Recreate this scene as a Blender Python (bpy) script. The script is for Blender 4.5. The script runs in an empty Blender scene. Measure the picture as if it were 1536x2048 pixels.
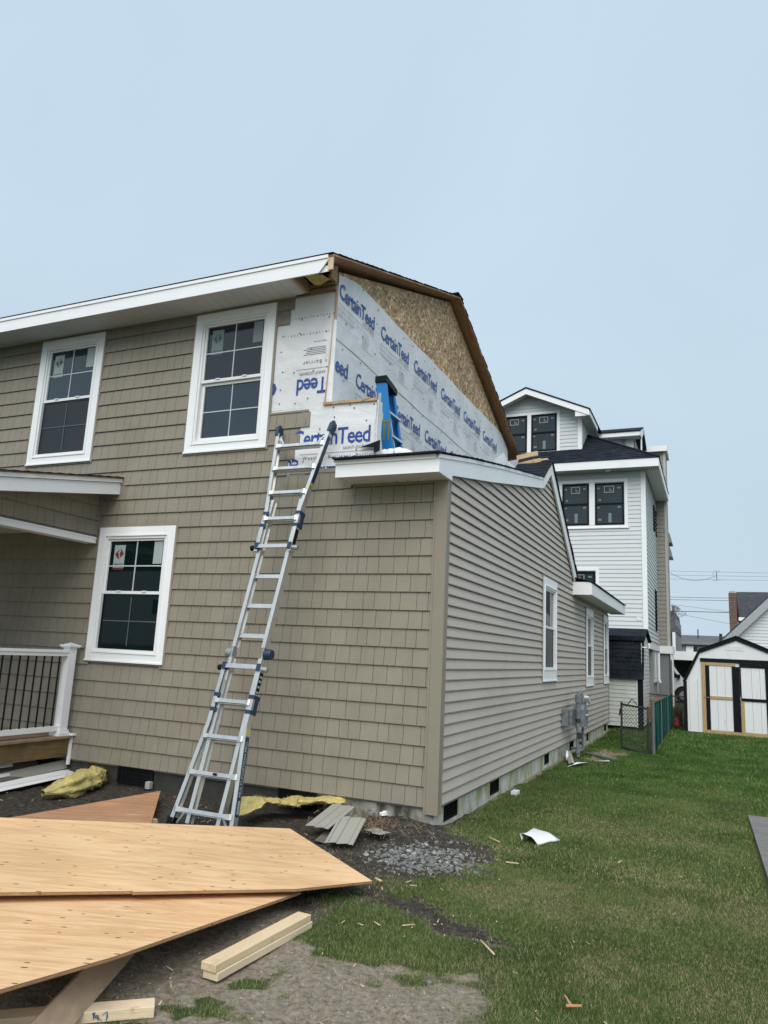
import bpy, math, random
import numpy as np
from mathutils import Vector, Matrix
random.seed(7); rng = np.random.default_rng(7)
SC = bpy.context.scene
R = math.radians

# ------------------------------------------------------------------ camera
CAM = np.array([2.33675728, -6.62958868, 1.57430131])
RM = np.array([[0.9142703422653408, 0.4022738335930269, 0.04780694573371455],
               [0.03287993349602119, -0.19130937051844793, 0.9809789165548527],
               [-0.40376806613118116, 0.8953080405973158, 0.1881352205581965]])
cd = bpy.data.cameras.new('camera'); cam = bpy.data.objects.new('camera', cd)
SC.collection.objects.link(cam); SC.camera = cam
cd.sensor_fit = 'HORIZONTAL'; cd.sensor_width = 36.0; cd.lens = 36.0 * 1470.16 / 1536.0
cd.clip_start = 0.05; cd.clip_end = 3000
m = Matrix(((RM[0][0], RM[1][0], -RM[2][0], CAM[0]), (RM[0][1], RM[1][1], -RM[2][1], CAM[1]),
            (RM[0][2], RM[1][2], -RM[2][2], CAM[2]), (0, 0, 0, 1)))
cam.matrix_world = m

def proj(p):                       # how large a piece shows (used only to pick which tabs get an object of their own)
    c = RM @ (np.array(p, float) - CAM)
    return (768 + 1470.16 * c[0] / c[2], 1024 - 1470.16 * c[1] / c[2], c[2])

# ------------------------------------------------------------------ sky, sun, exposure
W = bpy.data.worlds.new('World'); SC.world = W; W.use_nodes = True
nt = W.node_tree; nt.nodes.clear()
out = nt.nodes.new('ShaderNodeOutputWorld'); bg = nt.nodes.new('ShaderNodeBackground')
sky = nt.nodes.new('ShaderNodeTexSky'); sky.sky_type = 'NISHITA'; sky.sun_disc = False
SUN_EL, SUN_AZ = R(50), R(165)     # azimuth clockwise from +Y: behind the camera, to the right
sky.sun_elevation = SUN_EL; sky.sun_rotation = SUN_AZ; sky.air_density = 1.5; sky.dust_density = 6.0
geo = nt.nodes.new('ShaderNodeTexCoord'); sep = nt.nodes.new('ShaderNodeSeparateXYZ')
ramp = nt.nodes.new('ShaderNodeValToRGB'); mix = nt.nodes.new('ShaderNodeMixRGB')
nz = nt.nodes.new('ShaderNodeTexNoise'); nz.inputs['Scale'].default_value = 1.6; nz.inputs['Detail'].default_value = 3
nmul = nt.nodes.new('ShaderNodeMath'); nmul.operation = 'MULTIPLY_ADD'; nmul.inputs[1].default_value = 0.16; nmul.inputs[2].default_value = -0.08
nadd = nt.nodes.new('ShaderNodeMath'); nadd.operation = 'ADD'
nt.links.new(geo.outputs['Generated'], sep.inputs[0]); nt.links.new(geo.outputs['Generated'], nz.inputs['Vector'])
nt.links.new(nz.outputs['Fac'], nmul.inputs[0]); nt.links.new(sep.outputs['Z'], nadd.inputs[0]); nt.links.new(nmul.outputs[0], nadd.inputs[1])
nt.links.new(nadd.outputs[0], ramp.inputs['Fac'])
SKY = 9.65                          # the cloud layer, in the Nishita sky's own units (strength 0.06 brings both down)
e = ramp.color_ramp.elements
e[0].position = 0.0; e[0].color = (0.378, 0.474, 0.542, 1)
e[1].position = 0.75; e[1].color = (0.372, 0.468, 0.552, 1)
x = e.new(0.25); x.color = (0.366, 0.460, 0.532, 1)
vm = nt.nodes.new('ShaderNodeVectorMath'); vm.operation = 'SCALE'; vm.inputs['Scale'].default_value = SKY
nz2 = nt.nodes.new('ShaderNodeTexNoise'); nz2.inputs['Scale'].default_value = 2.2; nz2.inputs['Detail'].default_value = 5; nz2.inputs['Distortion'].default_value = 0.4
nt.links.new(geo.outputs['Generated'], nz2.inputs['Vector'])
ns = nt.nodes.new('ShaderNodeMath'); ns.operation = 'MULTIPLY_ADD'; ns.inputs[1].default_value = SKY * 0.20; ns.inputs[2].default_value = SKY * 0.90
nt.links.new(nz2.outputs['Fac'], ns.inputs[0]); nt.links.new(ns.outputs[0], vm.inputs['Scale'])
nt.links.new(ramp.outputs['Color'], vm.inputs[0])
mix.inputs['Fac'].default_value = 0.93
nt.links.new(sky.outputs['Color'], mix.inputs[1]); nt.links.new(vm.outputs['Vector'], mix.inputs[2])
nt.links.new(mix.outputs['Color'], bg.inputs['Color']); bg.inputs['Strength'].default_value = 0.085
nt.links.new(bg.outputs['Background'], out.inputs['Surface'])
sd = bpy.data.lights.new('sun', 'SUN'); sd.energy = 1.5; sd.angle = R(60); sd.color = (1.0, 0.965, 0.92)
so = bpy.data.objects.new('sun', sd); SC.collection.objects.link(so)
sv = Vector((math.sin(SUN_AZ) * math.cos(SUN_EL), math.cos(SUN_AZ) * math.cos(SUN_EL), math.sin(SUN_EL)))
so.rotation_euler = sv.to_track_quat('Z', 'Y').to_euler(); so.location = (5, -12, 14)
vs = SC.view_settings; vs.view_transform = 'Standard'; vs.look = 'None'; vs.gamma = 1.0; vs.use_curve_mapping = False
vs.exposure = 0.95
SC.cycles.max_bounces = 6; SC.cycles.diffuse_bounces = 3; SC.cycles.glossy_bounces = 3
try: SC.cycles.use_denoising = True
except Exception: pass

# ------------------------------------------------------------------ materials
MATS = {}
def new_mat(name):
    mt = bpy.data.materials.new(name); mt.use_nodes = True; n = mt.node_tree
    b = n.nodes['Principled BSDF']; MATS[name] = mt
    return mt, n, b
def N(n, typ, **kw):
    nd = n.nodes.new(typ)
    for k, v in kw.items():
        if k in nd.inputs: nd.inputs[k].default_value = v
        else: setattr(nd, k, v)
    return nd
def rgba(c): return (c[0], c[1], c[2], 1)
def mat(name, col, rough=0.6, var=0.08, scale=6.0, stretch=(1, 1, 1), bump=0.0, bscale=60.0, bstretch=None, metal=0.0,
        rand=0.0, spots=None, spec=0.5, dirt=None, coat=0.0):
    """plain surface: base colour, soft noise variation in it, a per-object shift, optional dirt patches and bump"""
    mt, n, b = new_mat(name); L = n.links.new
    g = N(n, 'ShaderNodeNewGeometry'); mp = N(n, 'ShaderNodeMapping'); mp.inputs['Scale'].default_value = stretch
    L(g.outputs['Position'], mp.inputs['Vector'])
    nz = N(n, 'ShaderNodeTexNoise', Scale=scale, Detail=5.0, Roughness=0.6); L(mp.outputs[0], nz.inputs['Vector'])
    rm = N(n, 'ShaderNodeMapRange'); rm.inputs['From Min'].default_value = 0.3; rm.inputs['From Max'].default_value = 0.7
    rm.inputs['To Min'].default_value = 1 - var; rm.inputs['To Max'].default_value = 1 + var
    L(nz.outputs['Fac'], rm.inputs['Value'])
    sc = N(n, 'ShaderNodeVectorMath', operation='SCALE'); sc.inputs[0].default_value = col; L(rm.outputs[0], sc.inputs['Scale'])
    cur = sc.outputs['Vector']
    if rand:
        oi = N(n, 'ShaderNodeObjectInfo'); r2 = N(n, 'ShaderNodeMapRange'); r2.inputs['To Min'].default_value = 1 - rand; r2.inputs['To Max'].default_value = 1 + rand
        L(oi.outputs['Random'], r2.inputs['Value']); s2 = N(n, 'ShaderNodeVectorMath', operation='SCALE'); L(cur, s2.inputs[0]); L(r2.outputs[0], s2.inputs['Scale']); cur = s2.outputs['Vector']
    if dirt:
        dcol, dscale, lo, hi = dirt[:4]
        dn = N(n, 'ShaderNodeTexNoise', Scale=dscale, Detail=7.0, Roughness=0.68); 
        if len(dirt) > 4:
            dm = N(n, 'ShaderNodeMapping'); dm.inputs['Scale'].default_value = dirt[4]; L(g.outputs['Position'], dm.inputs['Vector']); L(dm.outputs[0], dn.inputs['Vector'])
        else: L(g.outputs['Position'], dn.inputs['Vector'])
        dr = N(n, 'ShaderNodeMapRange'); dr.inputs['From Min'].default_value = lo; dr.inputs['From Max'].default_value = hi; L(dn.outputs['Fac'], dr.inputs['Value'])
        mx = N(n, 'ShaderNodeMixRGB'); L(dr.outputs[0], mx.inputs['Fac']); L(cur, mx.inputs[1]); mx.inputs[2].default_value = rgba(dcol); cur = mx.outputs['Color']
    L(cur, b.inputs['Base Color'])
    b.inputs['Roughness'].default_value = rough; b.inputs['Metallic'].default_value = metal
    b.inputs['Specular IOR Level'].default_value = spec
    if coat: b.inputs['Coat Weight'].default_value = coat
    if bump:
        bm = N(n, 'ShaderNodeMapping'); bm.inputs['Scale'].default_value = bstretch or stretch; L(g.outputs['Position'], bm.inputs['Vector'])
        bn = N(n, 'ShaderNodeTexNoise', Scale=bscale, Detail=4.0); L(bm.outputs[0], bn.inputs['Vector'])
        bb = N(n, 'ShaderNodeBump', Strength=bump, Distance=0.01); L(bn.outputs['Fac'], bb.inputs['Height']); L(bb.outputs[0], b.inputs['Normal'])
    return mt

SHAKE = mat('shake_vinyl', (0.260, 0.234, 0.184), 0.55, 0.06, 3.0, bump=0.35, bscale=22, bstretch=(6, 6, 0.5), rand=0.04, spec=0.30,
            dirt=((0.222, 0.190, 0.142), 1.3, 0.48, 0.74, (1, 1, 0.5)))
LAP = mat('lap_vinyl', (0.475, 0.412, 0.355), 0.5, 0.035, 2.0, bump=0.12, bscale=30, bstretch=(1, 0.5, 3), rand=0.02, spec=0.35,
          dirt=((0.40, 0.35, 0.295), 0.7, 0.50, 0.78))
TAUPE = mat('taupe_trim', (0.262, 0.230, 0.182), 0.5, 0.04, 3.0, spec=0.35)
WHITE = mat('white_trim', (0.84, 0.85, 0.855), 0.42, 0.02, 2.0, spec=0.4, dirt=((0.66, 0.66, 0.63), 1.3, 0.58, 0.85))
WHITEP = mat('white_vinyl', (0.79, 0.80, 0.80), 0.35, 0.02, 3.0)
SOFFIT = mat('soffit_vinyl', (0.66, 0.66, 0.66), 0.5, 0.03, 3.0)
WSIDE = mat('white_lap', (0.60, 0.635, 0.645), 0.5, 0.03, 1.0, rand=0.015, dirt=((0.53, 0.55, 0.55), 0.5, 0.52, 0.8))
WSIDE2 = mat('white_lap_mildewed', (0.60, 0.62, 0.58), 0.55, 0.03, 1.0, dirt=((0.46, 0.50, 0.32), 1.6, 0.5, 0.75))
SHED_W = mat('shed_white_paint', (0.70, 0.72, 0.72), 0.65, 0.03, 4.0, bump=0.15, bscale=8, bstretch=(6, 6, 0.4), dirt=((0.50, 0.49, 0.45), 3.0, 0.60, 0.74, (4, 4, 0.6)))
BLACKP = mat('black_paint', (0.008, 0.009, 0.013), 0.7, 0.15, 6.0, spec=0.12)
PT = mat('treated_lumber', (0.40, 0.28, 0.13), 0.75, 0.18, 10.0, (1, 1, 6), bump=0.2)
PTX = mat('treated_joist', (0.16, 0.105, 0.042), 0.7, 0.30, 5.0, (1, 1.2, 9), bump=0.2, dirt=((0.07, 0.05, 0.03), 2.0, 0.5, 0.8))
CHASE = mat('taupe_chase', (0.27, 0.255, 0.215), 0.6, 0.04, 2.0)
GREYC = mat('grey_concrete', (0.30, 0.30, 0.295), 0.85, 0.10, 1.5, bump=0.2, bscale=20)
GREYS = mat('grey_siding', (0.22, 0.225, 0.235), 0.7, 0.08, 2.0)
ALU = mat('aluminium', (0.63, 0.63, 0.615), 0.32, 0.10, 18.0, (1, 1, 0.2), metal=0.8)
ALUD = mat('aluminium_dull', (0.40, 0.42, 0.43), 0.45, 0.10, 12.0, metal=0.7)
NAVY = mat('navy_plastic', (0.010, 0.035, 0.075), 0.4, 0.1, 6.0)
BLUEF = mat('blue_fibreglass', (0.0, 0.165, 0.45), 0.45, 0.10, 8.0, (1, 1, 0.3))
BLACKPL = mat('black_plastic', (0.008, 0.008, 0.009), 0.55, 0.1, 8.0, spec=0.15)
DARKM = mat('dark_metal', (0.035, 0.04, 0.04), 0.55, 0.2, 12.0, metal=0.3, dirt=((0.10, 0.06, 0.035), 9.0, 0.56, 0.7))
GALV = mat('galvanised_steel', (0.16, 0.18, 0.185), 0.5, 0.15, 12.0, metal=0.5)
METER = mat('meter_grey', (0.17, 0.20, 0.215), 0.5, 0.2, 9.0, dirt=((0.09, 0.10, 0.10), 8.0, 0.5, 0.7))
TEAL = mat('teal_slat', (0.004, 0.062, 0.050), 0.6, 0.3, 5.0, rand=0.45, spec=0.25)
STUD = mat('stud_lumber', (0.66, 0.50, 0.31), 0.75, 0.12, 7.0, (1, 0.25, 4), bump=0.25, bscale=30, bstretch=(3, .6, 5), dirt=((0.42, 0.30, 0.17), 6.0, 0.60, 0.72))
STUDP = mat('pale_stud_lumber', (0.70, 0.56, 0.38), 0.75, 0.10, 7.0, (0.25, 1, 4), bump=0.25, bscale=30, dirt=((0.45, 0.31, 0.18), 7.0, 0.62, 0.70))
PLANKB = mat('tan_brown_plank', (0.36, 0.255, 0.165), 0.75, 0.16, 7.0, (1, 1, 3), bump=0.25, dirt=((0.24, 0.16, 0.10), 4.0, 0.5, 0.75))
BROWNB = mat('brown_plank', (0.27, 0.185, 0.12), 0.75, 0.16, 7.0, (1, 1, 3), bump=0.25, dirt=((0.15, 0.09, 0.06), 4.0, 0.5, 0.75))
RAFTER = mat('weathered_rafter', (0.40, 0.25, 0.14), 0.75, 0.2, 7.0, (1, 0.3, 3))
FURR = mat('furring_strip', (0.46, 0.30, 0.17), 0.75, 0.2, 12.0)
WOOL = mat('yellow_glass_wool', (0.56, 0.455, 0.16), 0.95, 0.25, 22.0, bump=1.0, bscale=55, dirt=((0.36, 0.33, 0.15), 5.0, 0.46, 0.68))
WOOLD = mat('glass_wool_facing', (0.10, 0.075, 0.05), 0.8, 0.3, 12.0)
MEMB = mat('black_membrane', (0.010, 0.011, 0.012), 0.6, 0.2, 9.0, spec=0.15)
SHNG = mat('asphalt_shingle', (0.013, 0.017, 0.024), 0.95, 0.35, 14.0, spec=0.12, bump=0.4, bscale=120, dirt=((0.024, 0.029, 0.038), 3.0, 0.45, 0.65))
SHNGF = mat('asphalt_shingle_faded', (0.040, 0.042, 0.050), 0.92, 0.35, 3.0, bump=0.3, bscale=60)
SHNGG = mat('grey_shingle_far', (0.10, 0.10, 0.11), 0.92, 0.2, 2.0)
FOUND_F = mat('parged_foundation', (0.34, 0.325, 0.28), 0.9, 0.35, 9.0, bump=1.0, bscale=22, dirt=((0.06, 0.055, 0.042), 7.0, 0.44, 0.60, (1, 1, 0.5)))
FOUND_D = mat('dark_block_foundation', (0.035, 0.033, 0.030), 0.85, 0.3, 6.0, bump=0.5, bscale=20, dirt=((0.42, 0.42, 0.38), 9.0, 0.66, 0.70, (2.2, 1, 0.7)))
FOUND_S = mat('painted_block_foundation', (0.52, 0.525, 0.48), 0.8, 0.14, 7.0, bump=0.6, bscale=14, dirt=((0.27, 0.29, 0.11), 3.4, 0.43, 0.62, (1, 1, 0.5)))
VENT = mat('black_vent', (0.008, 0.009, 0.010), 0.6, 0.2, 9.0, spec=0.15)
PRINT = mat('blue_print', (0.014, 0.060, 0.29), 0.5, 0.08, 20.0)
PRINTG = mat('grey_print', (0.20, 0.205, 0.225), 0.6, 0.05, 20.0)
DARKSKIN = mat('dark_fastener', (0.06, 0.06, 0.07), 0.5, 0.1, 9.0)
STICK = mat('window_sticker', (0.34, 0.40, 0.39), 0.4, 0.03, 9.0)
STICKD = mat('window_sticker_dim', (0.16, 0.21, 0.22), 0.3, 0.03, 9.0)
STICKR = mat('sticker_red', (0.16, 0.018, 0.022), 0.4, 0.03, 9.0)
STICKK = mat('sticker_grey', (0.055, 0.07, 0.08), 0.4, 0.03, 9.0)
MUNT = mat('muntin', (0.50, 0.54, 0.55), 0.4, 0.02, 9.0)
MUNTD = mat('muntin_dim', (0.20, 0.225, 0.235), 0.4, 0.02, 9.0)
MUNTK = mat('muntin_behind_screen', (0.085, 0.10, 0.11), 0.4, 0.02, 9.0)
BRICK = mat('old_brick', (0.13, 0.065, 0.045), 0.85, 0.3, 6.0, dirt=((0.06, 0.04, 0.035), 4.0, 0.5, 0.7))
REDP = mat('red_plastic', (0.30, 0.02, 0.03), 0.5, 0.1, 5.0)
ORANGE = mat('orange_brown_boards', (0.42, 0.24, 0.11), 0.8, 0.25, 5.0)
CARW = mat('white_car_paint', (0.72, 0.74, 0.76), 0.25, 0.01, 2.0, coat=0.5)
TYRE = mat('tyre_rubber', (0.012, 0.012, 0.012), 0.8, 0.1, 9.0)
WIREM = mat('cable_black', (0.05, 0.055, 0.06), 0.6, 0.05, 9.0)
BARK = mat('bare_bark', (0.13, 0.11, 0.10), 0.9, 0.15, 9.0)
TWIG = mat('brown_twigs', (0.12, 0.085, 0.055), 0.9, 0.25, 12.0)
STONE = mat('river_stone', (0.18, 0.18, 0.175), 0.75, 0.35, 9.0, bump=0.2, bscale=60)
STONEL = mat('pale_stone', (0.36, 0.35, 0.33), 0.8, 0.2, 19.0)
CHIP = mat('wood_chip', (0.62, 0.46, 0.30), 0.8, 0.2, 15.0)
REDCHIP = mat('orange_splinter', (0.52, 0.27, 0.14), 0.8, 0.2, 15.0)
SCRAP = mat('scrap_vinyl', (0.33, 0.32, 0.275), 0.5, 0.05, 4.0, bump=0.1)
SCRAPB = mat('scrap_brown_vinyl', (0.15, 0.125, 0.11), 0.5, 0.05, 4.0)
CREAM = mat('cream_wall', (0.50, 0.47, 0.38), 0.7, 0.05, 2.0)
GREENB = mat('green_board', (0.075, 0.105, 0.085), 0.6, 0.2, 4.0)
BLUEINK = mat('blue_ink', (0.07, 0.13, 0.26), 0.6, 0.2, 30.0, (1, 1, 3))
YELLOWL = mat('yellow_label', (0.45, 0.45, 0.04), 0.5, 0.05, 9.0)
MUSTARD = mat('mustard_paint', (0.20, 0.17, 0.03), 0.6, 0.2, 20.0)
KNOT = mat('wood_knot', (0.10, 0.045, 0.02), 0.8, 0.2, 30.0)
KNOTL = mat('wood_patch', (0.42, 0.21, 0.09), 0.8, 0.2, 30.0)

def mat_glass(name, col, rough=0.03, ior=1.6):
    mt, n, b = new_mat(name); L = n.links.new
    g = N(n, 'ShaderNodeNewGeometry'); nz = N(n, 'ShaderNodeTexNoise', Scale=1.3, Detail=2.0); L(g.outputs['Position'], nz.inputs['Vector'])
    cr = N(n, 'ShaderNodeMapRange'); cr.inputs['To Min'].default_value = 0.75; cr.inputs['To Max'].default_value = 1.25; L(nz.outputs['Fac'], cr.inputs['Value'])
    s = N(n, 'ShaderNodeVectorMath', operation='SCALE'); s.inputs[0].default_value = col; L(cr.outputs[0], s.inputs['Scale']); L(s.outputs['Vector'], b.inputs['Base Color'])
    bb = N(n, 'ShaderNodeBump', Strength=0.05, Distance=0.02); L(nz.outputs['Fac'], bb.inputs['Height']); L(bb.outputs[0], b.inputs['Normal'])
    b.inputs['Roughness'].default_value = rough; b.inputs['IOR'].default_value = ior
    return mt
GLASS = mat_glass('dark_glass', (0.012, 0.016, 0.022))
GLASS_G = mat_glass('green_reflection_glass', (0.003, 0.010, 0.011), ior=1.28)  # dark green reflection of the house opposite, put into the base colour
GLASS_B = mat_glass('sky_reflection_glass', (0.022, 0.036, 0.050), ior=1.6)  # blue of the reflected sky painted into the pane colour
GLASS_D = mat_glass('dim_blue_glass', (0.026, 0.038, 0.048), ior=1.45)
SCREEN = mat_glass('insect_screen', (0.022, 0.028, 0.034), 0.4, 1.4)

def mat_wrap():
    mt, n, b = new_mat('house_wrap'); L = n.links.new
    g = N(n, 'ShaderNodeNewGeometry')
    n1 = N(n, 'ShaderNodeTexNoise', Scale=2.2, Detail=5.0, Roughness=0.6, Distortion=0.8); L(g.outputs['Position'], n1.inputs['Vector'])
    cr = N(n, 'ShaderNodeValToRGB'); cr.color_ramp.elements[0].position = .3; cr.color_ramp.elements[1].position = .72
    cr.color_ramp.elements[0].color = (0.62, 0.625, 0.64, 1); cr.color_ramp.elements[1].color = (0.79, 0.79, 0.80, 1)
    L(n1.outputs['Fac'], cr.inputs['Fac']); L(cr.outputs['Color'], b.inputs['Base Color'])
    mp = N(n, 'ShaderNodeMapping'); mp.inputs['Scale'].default_value = (1.6, 1.6, 2.2); mp.inputs['Rotation'].default_value = (0.15, 0.12, 0); L(g.outputs['Position'], mp.inputs['Vector'])
    n2 = N(n, 'ShaderNodeTexNoise', Scale=2.4, Detail=5.0, Roughness=0.55, Distortion=1.2); L(mp.outputs[0], n2.inputs['Vector'])
    b1 = N(n, 'ShaderNodeBump', Strength=0.45, Distance=0.022); L(n2.outputs['Fac'], b1.inputs['Height'])
    n3 = N(n, 'ShaderNodeTexNoise', Scale=40.0, Detail=2.0); L(g.outputs['Position'], n3.inputs['Vector'])
    b2 = N(n, 'ShaderNodeBump', Strength=0.2, Distance=0.004); L(n3.outputs['Fac'], b2.inputs['Height']); L(b1.outputs[0], b2.inputs['Normal']); L(b2.outputs[0], b.inputs['Normal'])
    b.inputs['Roughness'].default_value = 0.5; b.inputs['Specular IOR Level'].default_value = 0.3
    return mt
WRAP = mat_wrap()
def mat_osb():
    mt, n, b = new_mat('osb_sheathing'); L = n.links.new
    g = N(n, 'ShaderNodeNewGeometry'); cols = []
    prev = None
    for k, (sc_, rot, st) in enumerate((((1, 16, 5), 0.6, 1), ((1, 5, 17), -0.5, 1), ((1, 14, 9), 1.3, 1))):
        mp = N(n, 'ShaderNodeMapping'); mp.inputs['Rotation'].default_value = (rot, 0, 0); L(g.outputs['Position'], mp.inputs['Vector'])
        mp2 = N(n, 'ShaderNodeMapping'); mp2.inputs['Scale'].default_value = sc_; L(mp.outputs[0], mp2.inputs['Vector'])
        v = N(n, 'ShaderNodeTexVoronoi', Scale=1.5 + 0.3 * k); L(mp2.outputs[0], v.inputs['Vector'])
        cr = N(n, 'ShaderNodeValToRGB'); ee = cr.color_ramp.elements
        ee[0].color = (0.20, 0.115, 0.055, 1); ee[1].color = (0.82, 0.63, 0.40, 1); ee[1].position = 0.95; q = ee.new(0.45); q.color = (0.45, 0.295, 0.155, 1); q = ee.new(0.8); q.color = (0.58, 0.40, 0.225, 1)
        sp = N(n, 'ShaderNodeSeparateColor'); L(v.outputs['Color'], sp.inputs[0]); L(sp.outputs[0], cr.inputs['Fac'])
        if prev is None: prev = cr.outputs['Color']
        else:
            mx = N(n, 'ShaderNodeMixRGB'); nn = N(n, 'ShaderNodeTexNoise', Scale=7.0 + 3 * k, Detail=3.0); L(g.outputs['Position'], nn.inputs['Vector'])
            st_ = N(n, 'ShaderNodeMapRange'); st_.inputs['From Min'].default_value = .46; st_.inputs['From Max'].default_value = .54; L(nn.outputs['Fac'], st_.inputs['Value'])
            L(st_.outputs[0], mx.inputs['Fac']); L(prev, mx.inputs[1]); L(cr.outputs['Color'], mx.inputs[2]); prev = mx.outputs['Color']
    big = N(n, 'ShaderNodeTexNoise', Scale=0.9, Detail=3.0); L(g.outputs['Position'], big.inputs['Vector'])
    mr = N(n, 'ShaderNodeMapRange'); mr.inputs['From Min'].default_value = .3; mr.inputs['From Max'].default_value = .7; mr.inputs['To Min'].default_value = .78; mr.inputs['To Max'].default_value = 1.15; L(big.outputs['Fac'], mr.inputs['Value'])
    s = N(n, 'ShaderNodeVectorMath', operation='SCALE'); L(prev, s.inputs[0]); L(mr.outputs[0], s.inputs['Scale']); L(s.outputs['Vector'], b.inputs['Base Color'])
    b.inputs['Roughness'].default_value = 0.8
    return mt
OSB = mat_osb()
def mat_ply(name, c0, c1, c2, ang, streak=0.0):
    """rotary-cut plywood face: long cathedral grain running along ang"""
    mt, n, b = new_mat(name); L = n.links.new
    g = N(n, 'ShaderNodeNewGeometry'); mp = N(n, 'ShaderNodeMapping'); mp.inputs['Rotation'].default_value = (0, 0, -ang); L(g.outputs['Position'], mp.inputs['Vector'])
    mp2 = N(n, 'ShaderNodeMapping'); mp2.inputs['Scale'].default_value = (0.35, 2.6, 1.0); L(mp.outputs[0], mp2.inputs['Vector'])
    n1 = N(n, 'ShaderNodeTexNoise', Scale=2.6, Detail=6.0, Roughness=0.6, Distortion=0.9); L(mp2.outputs[0], n1.inputs['Vector'])
    mu = N(n, 'ShaderNodeMath', operation='MULTIPLY'); mu.inputs[1].default_value = 9.0; L(n1.outputs['Fac'], mu.inputs[0])
    fr = N(n, 'ShaderNodeMath', operation='PINGPONG'); fr.inputs[1].default_value = 1.0; L(mu.outputs[0], fr.inputs[0])
    mp3 = N(n, 'ShaderNodeMapping'); mp3.inputs['Scale'].default_value = (1.0, 22.0, 1.0); L(mp.outputs[0], mp3.inputs['Vector'])
    n2 = N(n, 'ShaderNodeTexNoise', Scale=5.0, Detail=4.0, Roughness=0.7); L(mp3.outputs[0], n2.inputs['Vector'])
    ad = N(n, 'ShaderNodeMath', operation='MULTIPLY_ADD'); ad.inputs[1].default_value = 0.9; L(n2.outputs['Fac'], ad.inputs[0])
    hf = N(n, 'ShaderNodeMath', operation='MULTIPLY_ADD'); hf.inputs[1].default_value = 0.35; hf.inputs[2].default_value = -0.12; L(fr.outputs[0], hf.inputs[0]); L(hf.outputs[0], ad.inputs[2])
    cr = N(n, 'ShaderNodeValToRGB'); ee = cr.color_ramp.elements; ee[0].position = .18; ee[0].color = rgba(c1); ee[1].position = .85; ee[1].color = rgba(c2); q = ee.new(.5); q.color = rgba(c0)
    L(ad.outputs[0], cr.inputs['Fac'])
    cur = cr.outputs['Color']
    n3 = N(n, 'ShaderNodeTexNoise', Scale=1.1, Detail=3.0); L(g.outputs['Position'], n3.inputs['Vector'])
    mr = N(n, 'ShaderNodeMapRange'); mr.inputs['From Min'].default_value = .3; mr.inputs['From Max'].default_value = .7; mr.inputs['To Min'].default_value = .86; mr.inputs['To Max'].default_value = 1.08; L(n3.outputs['Fac'], mr.inputs['Value'])
    s = N(n, 'ShaderNodeVectorMath', operation='SCALE'); L(cur, s.inputs[0]); L(mr.outputs[0], s.inputs['Scale']); cur = s.outputs['Vector']
    # plugs and dark specks
    v = N(n, 'ShaderNodeTexVoronoi', Scale=1.0); mp4 = N(n, 'ShaderNodeMapping'); mp4.inputs['Scale'].default_value = (10.0, 24.0, 1.0); L(mp.outputs[0], mp4.inputs['Vector']); L(mp4.outputs[0], v.inputs['Vector'])
    le = N(n, 'ShaderNodeMath', operation='LESS_THAN'); le.inputs[1].default_value = 0.15; L(v.outputs['Distance'], le.inputs[0])
    sp = N(n, 'ShaderNodeSeparateColor'); L(v.outputs['Color'], sp.inputs[0]); gt = N(n, 'ShaderNodeMath', operation='GREATER_THAN'); gt.inputs[1].default_value = 0.62; L(sp.outputs[1], gt.inputs[0])
    an = N(n, 'ShaderNodeMath', operation='MULTIPLY'); L(le.outputs[0], an.inputs[0]); L(gt.outputs[0], an.inputs[1])
    am = N(n, 'ShaderNodeMath', operation='MULTIPLY'); am.inputs[1].default_value = 0.92; L(an.outputs[0], am.inputs[0])
    mx = N(n, 'ShaderNodeMixRGB'); L(am.outputs[0], mx.inputs['Fac']); L(cur, mx.inputs[1]); mx.inputs[2].default_value = (0.13, 0.06, 0.028, 1); cur = mx.outputs['Color']
    if streak:
        mp5 = N(n, 'ShaderNodeMapping'); mp5.inputs['Scale'].default_value = (0.9, 9, 1); L(mp.outputs[0], mp5.inputs['Vector'])
        n5 = N(n, 'ShaderNodeTexNoise', Scale=2.0, Detail=5.0); L(mp5.outputs[0], n5.inputs['Vector'])
        r5 = N(n, 'ShaderNodeMapRange'); r5.inputs['From Min'].default_value = .62; r5.inputs['From Max'].default_value = .70; r5.inputs['To Max'].default_value = streak; L(n5.outputs['Fac'], r5.inputs['Value'])
        m5 = N(n, 'ShaderNodeMixRGB'); L(r5.outputs[0], m5.inputs['Fac']); L(cur, m5.inputs[1]); m5.inputs[2].default_value = (0.62, 0.48, 0.36, 1); cur = m5.outputs['Color']
    L(cur, b.inputs['Base Color']); b.inputs['Roughness'].default_value = 0.72
    bb = N(n, 'ShaderNodeBump', Strength=0.15, Distance=0.003); L(ad.outputs[0], bb.inputs['Height']); L(bb.outputs[0], b.inputs['Normal'])
    return mt
PLY1 = mat_ply('fir_plywood', (0.735, 0.47, 0.25), (0.58, 0.33, 0.155), (0.81, 0.56, 0.33), R(41))
PLY2 = mat_ply('fir_plywood_orange', (0.72, 0.45, 0.235), (0.56, 0.30, 0.135), (0.80, 0.55, 0.32), R(35))
PLY3 = mat_ply('fir_plywood_red', (0.44, 0.235, 0.125), (0.34, 0.16, 0.08), (0.52, 0.30, 0.16), R(27), 0.7)
PLYU = mat_ply('roof_sheathing', (0.47, 0.255, 0.145), (0.36, 0.18, 0.095), (0.56, 0.33, 0.20), R(90))
PLYE = mat('plywood_edge', (0.30, 0.17, 0.08), 0.8, 0.3, 40.0, (0.2, 0.2, 4))

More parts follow.
